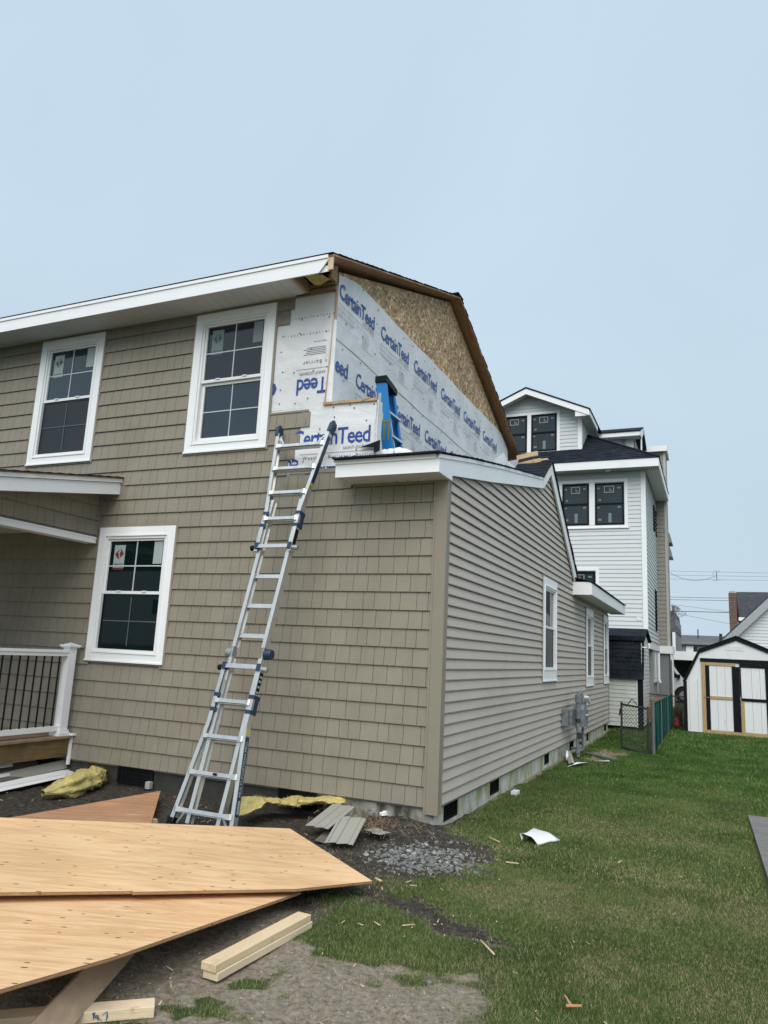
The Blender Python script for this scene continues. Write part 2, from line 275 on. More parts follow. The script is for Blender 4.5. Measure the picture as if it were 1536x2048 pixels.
def mat_ground():
    mt, n, b = new_mat('lawn_and_soil'); L = n.links.new
    g = N(n, 'ShaderNodeNewGeometry')
    def noise(s, d=5.0, dist=0.0, rough=0.6):
        x = N(n, 'ShaderNodeTexNoise', Scale=s, Detail=d, Distortion=dist, Roughness=rough); L(g.outputs['Position'], x.inputs['Vector']); return x.outputs['Fac']
    def ramp(fac, stops):
        cr = N(n, 'ShaderNodeValToRGB'); ee = cr.color_ramp.elements
        ee[0].position, ee[0].color = stops[0][0], rgba(stops[0][1]); ee[1].position, ee[1].color = stops[-1][0], rgba(stops[-1][1])
        for p_, c_ in stops[1:-1]: q = ee.new(p_); q.color = rgba(c_)
        L(fac, cr.inputs['Fac']); return cr.outputs['Color']
    def mixc(f, a, c):
        mx = N(n, 'ShaderNodeMixRGB'); L(f, mx.inputs['Fac']); L(a, mx.inputs[1]); L(c, mx.inputs[2]); return mx.outputs['Color']
    grass = ramp(noise(9.0, 7.0), [(0.3, (0.030, 0.045, 0.012)), (0.5, (0.045, 0.070, 0.018)), (0.72, (0.075, 0.085, 0.030))])
    thatch = ramp(noise(45.0, 4.0), [(0.35, (0.05, 0.045, 0.025)), (0.65, (0.17, 0.14, 0.085))])
    gr = mixc(ramp(noise(22.0, 6.0), [(0.50, (0, 0, 0)), (0.66, (0.5,) * 3)]), grass, thatch)
    dark = ramp(noise(24.0, 8.0, 0, 0.7), [(0.3, (0.020, 0.017, 0.014)), (0.52, (0.056, 0.048, 0.039)), (0.7, (0.13, 0.113, 0.094))])
    sandy = ramp(noise(30.0, 8.0, 0, 0.75), [(0.30, (0.085, 0.067, 0.050)), (0.47, (0.24, 0.198, 0.150)), (0.62, (0.34, 0.295, 0.24)), (0.74, (0.50, 0.46, 0.40))])
    at = N(n, 'ShaderNodeAttribute', attribute_name='mask'); sp = N(n, 'ShaderNodeSeparateColor'); L(at.outputs['Color'], sp.inputs[0])
    soil = mixc(sp.outputs[1], sandy, dark)
    # break the soil edge up
    ad = N(n, 'ShaderNodeMath', operation='ADD'); L(sp.outputs[0], ad.inputs[0]); q = N(n, 'ShaderNodeMath', operation='MULTIPLY_ADD'); q.inputs[1].default_value = 0.9; q.inputs[2].default_value = -0.45; L(noise(14.0, 7.0, 0, 0.7), q.inputs[0]); L(q.outputs[0], ad.inputs[1])
    st = N(n, 'ShaderNodeMapRange'); st.inputs['From Min'].default_value = .38; st.inputs['From Max'].default_value = .62; L(ad.outputs[0], st.inputs['Value'])
    L(mixc(st.outputs[0], gr, soil), b.inputs['Base Color'])
    b.inputs['Roughness'].default_value = 0.95; b.inputs['Specular IOR Level'].default_value = 0.2
    b1 = N(n, 'ShaderNodeBump', Strength=0.7, Distance=0.03); L(noise(38.0, 8.0, 0, 0.75), b1.inputs['Height']); L(b1.outputs[0], b.inputs['Normal'])
    return mt
GROUND = mat_ground()
def mat_grass():
    mt, n, b = new_mat('grass_blades'); L = n.links.new
    at = N(n, 'ShaderNodeAttribute', attribute_name='tint'); sp = N(n, 'ShaderNodeSeparateColor'); L(at.outputs['Color'], sp.inputs[0])
    cr = N(n, 'ShaderNodeValToRGB'); ee = cr.color_ramp.elements
    ee[0].color = (0.026, 0.070, 0.008, 1); ee[1].color = (0.50, 0.42, 0.25, 1)
    for p_, c_ in ((0.3, (0.058, 0.128, 0.020, 1)), (0.58, (0.125, 0.205, 0.048, 1)), (0.72, (0.17, 0.19, 0.07, 1)), (0.80, (0.33, 0.28, 0.14, 1))): q = ee.new(p_); q.color = c_
    L(sp.outputs[0], cr.inputs['Fac']); L(cr.outputs['Color'], b.inputs['Base Color']); b.inputs['Roughness'].default_value = 0.6; b.inputs['Specular IOR Level'].default_value = 0.25
    return mt
GRASS = mat_grass()
PATH = mat('path_concrete', (0.17, 0.163, 0.16), 0.9, 0.2, 9.0, bump=0.5, bscale=90, dirt=((0.12, 0.11, 0.10), 60.0, 0.5, 0.62))

# ------------------------------------------------------------------ mesh helpers
WORLD = {}
def wloc(o): return WORLD.get(o.name, Vector((0, 0, 0)))
def link(o, parent, w):
    SC.collection.objects.link(o); WORLD[o.name] = Vector(w)
    if parent is not None:
        o.parent = parent; o.location = Vector(w) - wloc(parent)
    else: o.location = Vector(w)
    return o
def thing(name, label, cat, loc, group=None):
    o = bpy.data.objects.new(name, None); o.empty_display_size = 0.2
    link(o, None, loc); o['label'] = label; o['category'] = cat
    if group: o['group'] = group
    return o
def tag(o, label, cat, group=None):
    o['label'] = label; o['category'] = cat
    if group: o['group'] = group
    return o
def fr(o, u, v, n):
    o, u, v, n = (Vector(a) for a in (o, u, v, n))
    return lambda a, b, c: o + u * a + v * b + n * c
ID = fr((0, 0, 0), (1, 0, 0), (0, 1, 0), (0, 0, 1))
class MB:
    def __init__(s): s.v = []; s.f = []; s.mi = []; s.cm = 0
    def add(s, vs, fs):
        b = len(s.v); s.v.extend(tuple(p) for p in vs)
        for f in fs: s.f.append(tuple(b + i for i in f)); s.mi.append(s.cm)
        return s
    def box(s, x0, x1, y0, y1, z0, z1, F=ID):
        P = [F(x, y, z) for x in (x0, x1) for y in (y0, y1) for z in (z0, z1)]
        return s.add(P, [(0, 1, 3, 2), (4, 6, 7, 5), (0, 4, 5, 1), (2, 3, 7, 6), (0, 2, 6, 4), (1, 5, 7, 3)])
    def prism(s, poly, d0, d1, F=ID):
        k = len(poly); P = [F(a, b, d0) for a, b in poly] + [F(a, b, d1) for a, b in poly]
        fs = [tuple(range(k))[::-1], tuple(range(k, 2 * k))] + [(i, (i + 1) % k, k + (i + 1) % k, k + i) for i in range(k)]
        return s.add(P, fs)
    def beam(s, p0, p1, w, d, side=(1, 0, 0), w1=None, d1=None):
        p0, p1, side = Vector(p0), Vector(p1), Vector(side); ax = (p1 - p0).normalized()
        u = (side - ax * side.dot(ax)).normalized(); n = ax.cross(u)
        w1 = w if w1 is None else w1; d1 = d if d1 is None else d1
        P = [p0 + u * (a * w / 2) + n * (b * d / 2) for a, b in ((-1, -1), (1, -1), (1, 1), (-1, 1))] + [p1 + u * (a * w1 / 2) + n * (b * d1 / 2) for a, b in ((-1, -1), (1, -1), (1, 1), (-1, 1))]
        return s.add(P, [(3, 2, 1, 0), (4, 5, 6, 7), (0, 1, 5, 4), (1, 2, 6, 5), (2, 3, 7, 6), (3, 0, 4, 7)])
    def tube(s, pts, r, k=8, r1=None):
        pts = [Vector(p) for p in pts]; rings = []; m_ = len(pts)
        for i, p in enumerate(pts):
            t = (pts[min(i + 1, m_ - 1)] - pts[max(i - 1, 0)]).normalized(); a = Vector((0, 0, 1)) if abs(t.z) < .9 else Vector((1, 0, 0))
            u = t.cross(a).normalized(); w = t.cross(u); rr = r if r1 is None else r + (r1 - r) * i / (m_ - 1)
            rings.append([p + (u * math.cos(2 * math.pi * j / k) + w * math.sin(2 * math.pi * j / k)) * rr for j in range(k)])
        fs = []
        for i in range(m_ - 1):
            for j in range(k): fs.append((i * k + j, i * k + (j + 1) % k, (i + 1) * k + (j + 1) % k, (i + 1) * k + j))
        fs += [tuple(range(k))[::-1], tuple(range((m_ - 1) * k, m_ * k))]
        return s.add([q for r_ in rings for q in r_], fs)
    def grid(s, fn, nu, nv, closed=False):
        P = [fn(i / nu, j / nv) for i in range(nu + 1) for j in range(nv + 1)]
        return s.add(P, [(i * (nv + 1) + j, (i + 1) * (nv + 1) + j, (i + 1) * (nv + 1) + j + 1, i * (nv + 1) + j + 1) for i in range(nu) for j in range(nv)])
    def build(s, name, mt, parent=None, label=None, kind=None, smooth=False, origin=None):
        vs = np.array([tuple(p) for p in s.v], float)
        c = Vector(((vs[:, 0].min() + vs[:, 0].max()) / 2, (vs[:, 1].min() + vs[:, 1].max()) / 2, vs[:, 2].min())) if origin is None else Vector(origin)
        me = bpy.data.meshes.new(name); me.from_pydata([(Vector(p) - c)[:] for p in s.v], [], s.f)
        for q in (mt if isinstance(mt, (list, tuple)) else [mt]): me.materials.append(q)
        if isinstance(mt, (list, tuple)): me.polygons.foreach_set('material_index', s.mi)
        me.validate(); me.update()
        import bmesh
        bm = bmesh.new(); bm.from_mesh(me); bmesh.ops.recalc_face_normals(bm, faces=bm.faces); bm.to_mesh(me); bm.free()
        if smooth: me.polygons.foreach_set('use_smooth', [True] * len(me.polygons))
        o = bpy.data.objects.new(name, me); link(o, parent, c)
        if label: o['label'] = label
        if kind: o['kind'] = kind
        return o
def vnoise(x, y, s=1.0, seed=0):
    """smooth value noise, vectorised"""
    x = np.asarray(x, float) * s + seed * 17.3; y = np.asarray(y, float) * s + seed * 9.1
    xi = np.floor(x); yi = np.floor(y); fx = x - xi; fy = y - yi; fx = fx * fx * (3 - 2 * fx); fy = fy * fy * (3 - 2 * fy)
    def h(a, b):
        q = np.sin(a * 127.1 + b * 311.7 + seed * 74.7) * 43758.5453; return q - np.floor(q)
    return (h(xi, yi) * (1 - fx) + h(xi + 1, yi) * fx) * (1 - fy) + (h(xi, yi + 1) * (1 - fx) + h(xi + 1, yi + 1) * fx) * fy
def fbm(x, y, s=1.0, o=4, seed=0):
    r = 0; a = 0.5
    for k in range(o): r = r + a * vnoise(x, y, s * 2 ** k, seed + k); a *= .5
    return r / (1 - 0.5 ** o)
TXT = {}
def text_geo(t, bold=0.0, space=1.0):
    k = (t, bold, space)
    if k in TXT: return TXT[k]
    cu = bpy.data.curves.new('lettering', 'FONT'); cu.body = t; cu.size = 1.0; cu.offset = bold; cu.resolution_u = 2; cu.space_character = space
    o = bpy.data.objects.new('lettering', cu); me = bpy.data.meshes.new_from_object(o)
    vs = [(v.co.x, v.co.y) for v in me.vertices]; fs = [tuple(p.vertices) for p in me.polygons]
    xs = [a for a, _ in vs]; x0, x1 = min(xs), max(xs)
    vs = [(a - x0, b) for a, b in vs]
    bpy.data.objects.remove(o); bpy.data.curves.remove(cu); bpy.data.meshes.remove(me)
    TXT[k] = (vs, fs, x1 - x0); return TXT[k]
def letters(mb, t, F, u0, v0, width=None, size=None, bold=0.0, d=0.0, space=1.0, rot=False, vscale=1.0, cap=None):
    vs, fs, w = text_geo(t, bold, space); k = (width / w) if width else size
    if cap: vscale = cap / (k * max(b for _, b in vs))
    P = []
    for a, b in vs:
        a, b = a * k, b * k * vscale
        if rot: a, b = -a, -b
        P.append(F(u0 + a, v0 + b, d))
    mb.add(P, fs)

# ------------------------------------------------------------------ ground
def sdist(px, py, poly):
    """signed distance to polygon, positive inside"""
    d = np.full(px.shape, 1e9); ins = np.zeros(px.shape, bool); k = len(poly)
    for i in range(k):
        x0, y0 = poly[i]; x1, y1 = poly[(i + 1) % k]; ex, ey = x1 - x0, y1 - y0
        t = np.clip(((px - x0) * ex + (py - y0) * ey) / (ex * ex + ey * ey), 0, 1)
        d = np.minimum(d, np.hypot(px - x0 - t * ex, py - y0 - t * ey))
        c = ((y0 > py) != (y1 > py)) & (px < (x1 - x0) * (py - y0) / (y1 - y0 + 1e-12) + x0); ins ^= c
    return np.where(ins, d, -d)
POLY_A = [(-14, 0.4), (-0.02, 0.2), (0.12, 0.02), (0.50, -0.08), (0.70, -0.40), (0.62, -1.12), (0.22, -1.47), (0.14, -1.95), (0.05, -2.2), (0.10, -2.55), (0.30, -2.85),
          (0.44, -2.90), (0.75, -2.88), (0.98, -2.84), (1.24, -2.87), (1.40, -3.0), (1.5, -3.4), (1.3, -4.6), (0.4, -6.2), (-14, -7.5)]
POLY_B = [(0.10, -1.62), (0.55, -1.72), (0.86, -2.00), (1.19, -2.10), (1.26, -2.26), (1.10, -2.36), (0.74, -2.17), (0.43, -2.05), (0.2, -1.9)]
GRASSY = [(0.24, -3.30, 0.06), (0.22, -3.62, 0.10), (0.12, -3.92, 0.08), (-3.2, -1.1, 0.1)]
def soil_mask(x, y):
    a = np.clip(sdist(x, y, POLY_A) / 0.34 + 0.5 + (fbm(x, y, 8, 5, 3) - .5) * 1.7, 0, 1)
    b = np.clip(sdist(x, y, POLY_B) / 0.14 + 0.42 + (fbm(x, y, 9, 4, 5) - .5) * 2.6, 0, 1)
    for gx, gy, gr_ in GRASSY:
        a = a * np.clip((np.hypot(x - gx, y - gy) - gr_) / 0.22 + .5 + (fbm(x, y, 14, 4, 8) - .5) * 2.6, 0, 1)
    edge = np.clip((0.06 - x) / 0.12 + .3 + (fbm(x, y, 5, 3, 11) - .5) * 2.2, 0, 1) * (y > 0) * (y < 13) * (x > -0.2) * 0.8      # worn strip along the foundation
    b2 = np.clip(1.1 - np.hypot((x - 1.15) / .16, (y + 2.75) / .10) + (fbm(x, y, 14, 3, 21) - .5), 0, 1) * .9
    w = np.clip(1.15 - np.hypot((x - 0.55) / .42, (y - 7.2) / 1.5) + (fbm(x, y, 4, 3, 31) - .5) * 1.4, 0, 1) * .7
    return np.maximum.reduce([a, b, edge, b2, w]), b
def dark_mask(x, y, b):
    d = np.clip((y + 2.45 - 0.25 * x) / 0.5 + .5 + (fbm(x, y, 4, 3, 9) - .5) * 1.3, 0, 1)
    return np.maximum(d, b) * np.clip(1 - (y - 1.0), 0, 1)
def dead_mask(x, y):
    d = np.clip((fbm(x, y, 1.6, 4, 13) - .52) * 5, 0, 1)
    for cx, cy, rx, ry in ((1.65, -1.35, .35, .25), (1.85, -0.3, .45, .35), (2.1, -1.0, .3, .25), (1.75, -2.3, .2, .3), (1.2, -1.0, .25, .2), (2.3, -2.4, .3, .3), (0.85, -1.3, .25, .2)):
        d = np.maximum(d, np.clip(1.1 - np.hypot((x - cx) / rx, (y - cy) / ry) + (fbm(x, y, 7, 3, 15) - .5) * 1.6, 0, 1))
    return d * np.clip(1 - (y - 0.3) / 5, .08, 1)
def ground_h(x, y, s):
    h = (fbm(x, y, 0.8, 3, 40) - .5) * 0.03 + s * ((fbm(.6 * x + .8 * y, .6 * y - .8 * x, 5, 5, 41) - .5) * 0.055 + (fbm(.8 * x + .6 * y, .8 * y - .6 * x, 19, 4, 43) - .5) * 0.020)
    mound = np.exp(-(((x + 0.35) / .42) ** 2 + ((y + 0.05) / .30) ** 2)) * 0.11
    far = np.clip((np.hypot(x, y) - 30) / 30, 0, 1)
    return (h + mound) * (1 - far)
xs = np.concatenate([np.linspace(-300, -16, 12), np.arange(-14, -5, .35), np.arange(-5, 3.2, 0.035), np.arange(3.2, 9, .3), np.linspace(9.5, 300, 14)])
ys = np.concatenate([np.linspace(-250, -10, 10), np.arange(-8, -4.6, .2), np.arange(-4.6, 1.2, 0.035), np.arange(1.2, 5, .08), np.arange(5, 16, .25), np.linspace(17, 700, 20)])
GX, GY = np.meshgrid(xs, ys, indexing='ij')
SM, BM = soil_mask(GX, GY); DM = dark_mask(GX, GY, BM); GH = ground_h(GX, GY, SM)
nx_, ny_ = GX.shape
me = bpy.data.meshes.new('ground')
vv = np.stack([GX, GY, GH], -1).reshape(-1, 3)
I = np.arange(nx_ * ny_).reshape(nx_, ny_)
quads = np.stack([I[:-1, :-1], I[1:, :-1], I[1:, 1:], I[:-1, 1:]], -1).reshape(-1, 4)
def fast_mesh(me, vv, faces, nper):
    me.vertices.add(len(vv)); me.vertices.foreach_set('co', vv.astype(np.float32).ravel())
    me.loops.add(faces.size); me.loops.foreach_set('vertex_index', faces.astype(np.int32).ravel())
    me.polygons.add(len(faces)); me.polygons.foreach_set('loop_start', np.arange(0, faces.size, nper, dtype=np.int32)); me.polygons.foreach_set('loop_total', np.full(len(faces), nper, np.int32))
    me.update(calc_edges=True)
fast_mesh(me, vv, quads, 4)
ca = me.color_attributes.new('mask', 'FLOAT_COLOR', 'POINT')
cc = np.ones((len(vv), 4), np.float32); cc[:, 0] = SM.ravel(); cc[:, 1] = DM.ravel(); cc[:, 2] = 0; ca.data.foreach_set('color', cc.ravel())
me.polygons.foreach_set('use_smooth', [True] * len(me.polygons)); me.materials.append(GROUND)
g = bpy.data.objects.new('ground', me); link(g, None, (0, 0, 0)); g['kind'] = 'structure'
# path at the right edge
pb = MB(); pb.prism([(2.68, -9), (6.5, -9), (6.5, 2.75), (2.62, 2.75), (2.66, 0)], 0.0, 0.035)
po = pb.build('path', PATH, None); po['kind'] = 'structure'

# grass blades
def blades(n, x0, x1, y0, y1, hgt, wid, dens=1.0):
    x = rng.uniform(x0, x1, n); y = rng.uniform(y0, y1, n)
    s, b = soil_mask(x, y)
    keep = rng.random(n) > np.clip(s * 1.15 + .02, 0, 0.975)
    keep &= ~((x > 2.62) & (y < 2.78)) & ~((x < 0.02) & (y > 0.02) & (y < 12.2)) & ~((x < -0.8) & (y < 4))
    keep &= rng.random(n) < (0.45 + 0.55 * fbm(x, y, 3.0, 3, 55)) * (1 - 0.35 * dead_mask(x, y))
    x, y = x[keep], y[keep]; k = len(x); z = ground_h(x, y, s[keep])
    big = 0.75 + 0.7 * fbm(x, y, 1.2, 3, 61)
    h = hgt * (rng.uniform(.5, 1.25, k) + (rng.random(k) < .03) * .9) * big * (1 - 0.4 * dead_mask(x, y)); w = wid * rng.uniform(.6, 1.3, k)
    a = rng.uniform(0, 2 * np.pi, k); la = rng.uniform(0, 2 * np.pi, k); ln = rng.uniform(.2, 1.3, k) * h
    V = np.empty((k, 3, 3)); dx, dy = np.cos(a) * w / 2, np.sin(a) * w / 2
    V[:, 0] = np.stack([x - dx, y - dy, z - .003], -1); V[:, 1] = np.stack([x + dx, y + dy, z - .003], -1)
    V[:, 2] = np.stack([x + np.cos(la) * ln, y + np.sin(la) * ln, z + h], -1)
    dd = dead_mask(x, y); t = np.clip(0.02 + 0.58 * rng.random(k) ** 1.1 + 0.75 * (fbm(x, y, 2.5, 4, 70) - .5), 0, .70)
    tan = rng.random(k) < np.maximum((0.23 + 0.5 * dd) * np.clip(1 - (y + .5) / 6, .10, 1), np.clip(s[keep] * 1.6 - .5, 0, .95)); t = np.where(tan, rng.uniform(.74, 1.0, k), t)
    return V, t
parts = [blades(1000000, -0.7, 2.75, -4.6, -0.6, .015, .0019), blades(480000, -0.2, 3.2, -0.6, 4.0, .019, .0032), blades(240000, -.1, 4.8, 4.0, 9.0, .024, .0065), blades(170000, -.2, 7.5, 9.0, 17.5, .036, .012), blades(60000, 2.7, 6.5, 2.7, 9, .045, .008)]
V = np.concatenate([p[0] for p in parts]); T = np.concatenate([p[1] for p in parts])
me = bpy.data.meshes.new('grass'); fast_mesh(me, V.reshape(-1, 3), np.arange(len(V) * 3).reshape(-1, 3), 3)
ca = me.color_attributes.new('tint', 'FLOAT_COLOR', 'POINT'); c4 = np.ones((len(V) * 3, 4), np.float32); c4[:, 0] = np.repeat(T, 3); ca.data.foreach_set('color', c4.ravel())
me.materials.append(GRASS); go = bpy.data.objects.new('grass', me); link(go, None, (0, 0, 0)); tag(go, 'short patchy green lawn grass with tan dead blades', 'grass'); go['kind'] = 'stuff'

# ------------------------------------------------------------------ HOUSE
H = thing('house', 'taupe vinyl clad house under construction with printed house wrap and bare board gable', 'house', (-4, 5, 0))
FW = fr((0, 0, 0), (1, 0, 0), (0, 0, 1), (0, -1, 0))      # front wall: a = x, b = z, c = out towards the street
SW = fr((0, 0, 0), (0, 1, 0), (0, 0, 1), (1, 0, 0))       # side wall: a = y, b = z, c = out towards the lawn
XR = -1.17
# bodies
WUR = (-3.235, -2.112, 3.742, 5.463); WUL = (-5.797, -4.690, 3.750, 5.466); WLL = (-4.372, -3.236, 1.332, 2.892)
SWN = [(4.47, 5.51, 1.276, 2.830), (8.58, 9.52, 1.125, 2.660), (11.16, 12.0, 1.130, 2.690)]
def holed(t, x0, x1, z0, z1, holes, put):
    """a wall panel with real window openings"""
    cs = sorted({x0, x1, *[q for h in holes for q in (h[0] + .06, h[1] - .06) if x0 < q < x1]})
    for a, c in zip(cs[:-1], cs[1:]):
        hs = sorted([(h[2] + .06, h[3] - .06) for h in holes if h[0] + .06 <= (a + c) / 2 <= h[1] - .06 and h[3] > z0 and h[2] < z1]); zz = z0
        for p, q in hs: put(t, a, c, zz, p); zz = q
        put(t, a, c, zz, z1)
b = MB(); pf = lambda t, a, c, p, q: t.box(a, c, 0.004, .15, p, q)
holed(b, -13, -.02, .2, 3.3, [WLL], pf); holed(b, -13, -1.345, 3.3, 5.7, [WUR, WUL], pf); b.build('front_wall', TAUPE, H)
b = MB(); b.prism([(0.1, 2.84), (12.1, 2.84), (12.1, 2.85), (7.2, 2.95), (4.9, 4.62), (4.25, 4.22), (0.1, 3.30)], -.15, -0.012, SW); holed(b, .1, 12.1, .2, 2.84, SWN, lambda t, a, c, p, q: t.box(-.15, -.012, a, c, p, q)); b.build('side_wall', TAUPE, H)
b = MB(); b.box(-13, 0, 12.0, 12.1, .2, 3.0); b.box(-12.99, -12.9, .16, 12, .2, 5.6); b.build('rear_wall', LAP, H)
# windows ------------------------------------------------------------
def muntins(F, x0, x1, z0, z1, d, mt, parent, wd=.014):
    m_ = MB(); xc, zc = (x0 + x1) / 2, (z0 + z1) / 2
    m_.box(xc - wd / 2, xc + wd / 2, z0, z1, d, d + .006, F); m_.box(x0, xc - wd / 2, zc - wd / 2, zc + wd / 2, d, d + .006, F); m_.box(xc + wd / 2, x1, zc - wd / 2, zc + wd / 2, d, d + .006, F)
    return m_.build('muntin', mt, parent)
def frame(m_, F, x0, x1, z0, z1, t, d0, d1, tt=None, tb=None):
    tt = t if tt is None else tt; tb = t if tb is None else tb
    m_.box(x0, x0 + t, z0, z1, d0, d1, F); m_.box(x1 - t, x1, z0, z1, d0, d1, F); m_.box(x0 + t, x1 - t, z1 - tt, z1, d0, d1, F); m_.box(x0 + t, x1 - t, z0, z0 + tb, d0, d1, F)
def window(F, x0, x1, z0, z1, cas=.105, jch=True, grid=True, gtop=GLASS, gbot=GLASS, name='window', parent=H, casm=None, ct=None, cb=None, out=.034, screen=None):
    m_ = MB(); frame(m_, F, x0, x1, z0, z1, cas, 0, out, ct, cb)
    m_.box(x0 - .004, x1 + .004, z0 - .006, z0 + .012, 0, out + .012, F)
    ct_, cb_ = ct or cas, cb or cas
    ax0, ax1, az0, az1 = x0 + cas, x1 - cas, z0 + cb_, z1 - ct_
    frame(m_, F, ax0 - .012, ax1 + .012, az0 - .012, az1 + .012, .016, out, out + .010)
    w = m_.build(name, casm or WHITE, parent)
    if jch:
        j = MB(); frame(j, F, x0 - .024, x1 + .024, z0 - .024, z1 + .024, .022, 0.002, out - .008); j.build('j_channel', TAUPE, w)
    f_ = MB(); frame(f_, F, ax0, ax1, az0, az1, .034, -.05, out - .004); f_.build('window_frame', WHITEP, w)
    zm = (az0 + az1) / 2
    ix0, ix1, iz0, iz1 = ax0 + .034, ax1 - .034, az0 + .034, az1 - .034
    u_ = MB(); frame(u_, F, ix0, ix1, zm - .008, iz1, .026, -.028, .010, None, .034); u_.build('sash', WHITEP, w)
    l_ = MB(); frame(l_, F, ix0, ix1, iz0, zm - .012, .034, -.058, -.022, .03, .045); l_.build('sash', WHITEP, w)
    pu = MB(); pu.box(ix0 + .02, ix1 - .02, zm + .02, iz1 - .02, -.016, -.010, F); pu.build('pane', gtop, w)
    pl = MB(); pl.box(ix0 + .03, ix1 - .03, iz0 + .04, zm - .03, -.046, -.040, F); pl.build('pane', gbot, w)
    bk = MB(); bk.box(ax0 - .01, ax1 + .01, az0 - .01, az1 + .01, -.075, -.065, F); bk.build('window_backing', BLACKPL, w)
    if screen:
        sc = MB(); sc.box(ix0 - .01, ix1 + .01, iz0 - .01, zm - .01, -.012, -.009, F); frame(sc, F, ix0 - .01, ix1 + .01, iz0 - .01, zm - .01, .018, -.009, -.004); sc.build('insect_screen', screen, w)
    lk = MB()
    for q in (.28, .72): lk.box(ix0 + (ix1 - ix0) * q - .03, ix0 + (ix1 - ix0) * q + .03, zm + .018, zm + .030, .004, .022, F)
    lk.build('sash_lock', WHITEP, w)
    if grid:
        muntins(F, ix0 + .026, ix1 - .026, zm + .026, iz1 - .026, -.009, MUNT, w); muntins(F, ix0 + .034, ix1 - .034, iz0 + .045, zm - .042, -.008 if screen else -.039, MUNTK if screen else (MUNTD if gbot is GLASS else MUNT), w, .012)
    return w, (ix0 + .026, ix1 - .026, zm + .026, iz1 - .026)
def stickers(F, w, g, m1, m2, red):
    x0, x1, z0, z1 = g; xa, za = x0 + .06, (z0 + z1) / 2 + .0
    s = MB(); s.box(xa, xa + .165, za - .02, z1 - .045, -.0085, -.0065, F); s.build('sticker', m1, w)
    s = MB(); cx, cz = xa + .083, z1 - .15; r_ = .068
    s.prism([(cx - r_, cz), (cx - .012, cz - r_), (cx - .002, cz - .03), (cx - .022, cz + .012), (cx + .002, cz + r_ * .85)], -.006, -.0052, F)
    s.prism([(cx + r_, cz), (cx + .012, cz + r_), (cx + .018, cz + .03), (cx - .002, cz), (cx + .016, cz - .03), (cx, cz - r_ * .9)], -.006, -.0052, F)
    if red: s.box(xa, xa + .165, za - .045, za - .022, -.006, -.0052, F)
    s.build('sticker_emblem', red or STICKK, w)
    s = MB(); letters(s, 'SIMONTON', F, xa + .014, za + .012, width=.137, bold=.02, d=-.0050); s.build('sticker_lettering', STICKK, w)
    s = MB(); s.box(x1 - .150, x1 - .022, z1 - .27, z1 - .01, -.0085, -.0065, F); s.build('sticker', m2, w)
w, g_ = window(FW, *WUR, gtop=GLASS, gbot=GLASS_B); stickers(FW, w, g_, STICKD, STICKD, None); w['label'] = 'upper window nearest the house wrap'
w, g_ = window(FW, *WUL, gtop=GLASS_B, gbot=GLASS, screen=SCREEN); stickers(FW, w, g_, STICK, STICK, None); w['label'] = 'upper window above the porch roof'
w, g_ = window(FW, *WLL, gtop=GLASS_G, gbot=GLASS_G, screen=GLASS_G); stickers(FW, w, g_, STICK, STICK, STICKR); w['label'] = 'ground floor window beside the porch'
for x0, x1, z0, z1 in SWN:
    window(SW, x0, x1, z0, z1, cas=.085, grid=False, gtop=GLASS_B, gbot=GLASS, ct=.13, cb=.17, screen=SCREEN)
# cut rectangles -----------------------------------------------------
def cut(iv, rects, z0, z1, inset):
    for (x0, x1, a, c) in rects:
        if z1 > a + inset and z0 < c - inset:
            nw = []
            for p, q in iv:
                l_, r_ = x0 + inset, x1 - inset
                if q <= l_ or p >= r_: nw.append((p, q)); continue
                if p < l_: nw.append((p, l_))
                if q > r_: nw.append((r_, q))
            iv = nw
    return iv
# shake tabs ----------------------------------------------------------
EXP = .177
def tab_mesh(mb, F, x0, x1, z0, z1, po=.023, pi=.009, gap=.0042):
    a, c = x0 + gap / 2, x1 - gap / 2
    P = [F(a, z0, .001), F(c, z0, .001), F(a, z0, po), F(c, z0, po), F(a, z0 + .004, po + .002), F(c, z0 + .004, po + .002), F(a, z1, pi), F(c, z1, pi), F(a, z1, .001), F(c, z1, .001)]
    mb.add(P, [(2, 3, 5, 4), (4, 5, 7, 6), (6, 7, 9, 8), (0, 2, 4, 6, 8), (1, 9, 7, 5, 3)])
RL = {17: -1.03, 18: -1.80, 19: -1.74, 20: -1.69, 21: -1.575, 28: -1.925, 29: -1.88, 30: -1.86}
tabs = []
WID = [.105, .132, .160, .182, .118, .150, .170, .125]
for k in range(0, 31):
    z0 = .218 + k * EXP; z1 = min(z0 + EXP + .001, 5.53)
    xr = -.105 if k < 17 else RL.get(k, -2.10)
    iv = cut([(-9.0, xr)], [WUR, WUL, WLL], z0, z1, .05)
    x = -9.0 - random.random() * .15; j = random.randrange(8)
    while x < xr:
        wd = WID[j % 8] * random.uniform(.94, 1.06); j += random.choice((1, 1, 2, 3)); p, q = x, x + wd; x = q
        for l_, r_ in iv:
            a, c = max(p, l_), min(q, r_)
            if c - a > .02:
                pr = proj(((a + c) / 2, 0, (z0 + z1) / 2)); vis = -30 < pr[0] < 1560 and -30 < pr[1] < 2080
                tabs.append(((c - a) * EXP / pr[2] ** 2 * (1 if vis else 0), a, c, z0, z1))
tabs.sort(key=lambda t: -t[0])
for sc_, a, c, z0, z1 in tabs[:300]:
    t = MB(); tab_mesh(t, FW, a, c, z0, z1); t.build('shingle', SHAKE, H)
t = MB()
for sc_, a, c, z0, z1 in tabs[300:]: tab_mesh(t, FW, a, c, z0, z1)
t.build('shingle_courses', SHAKE, H, kind='stuff')
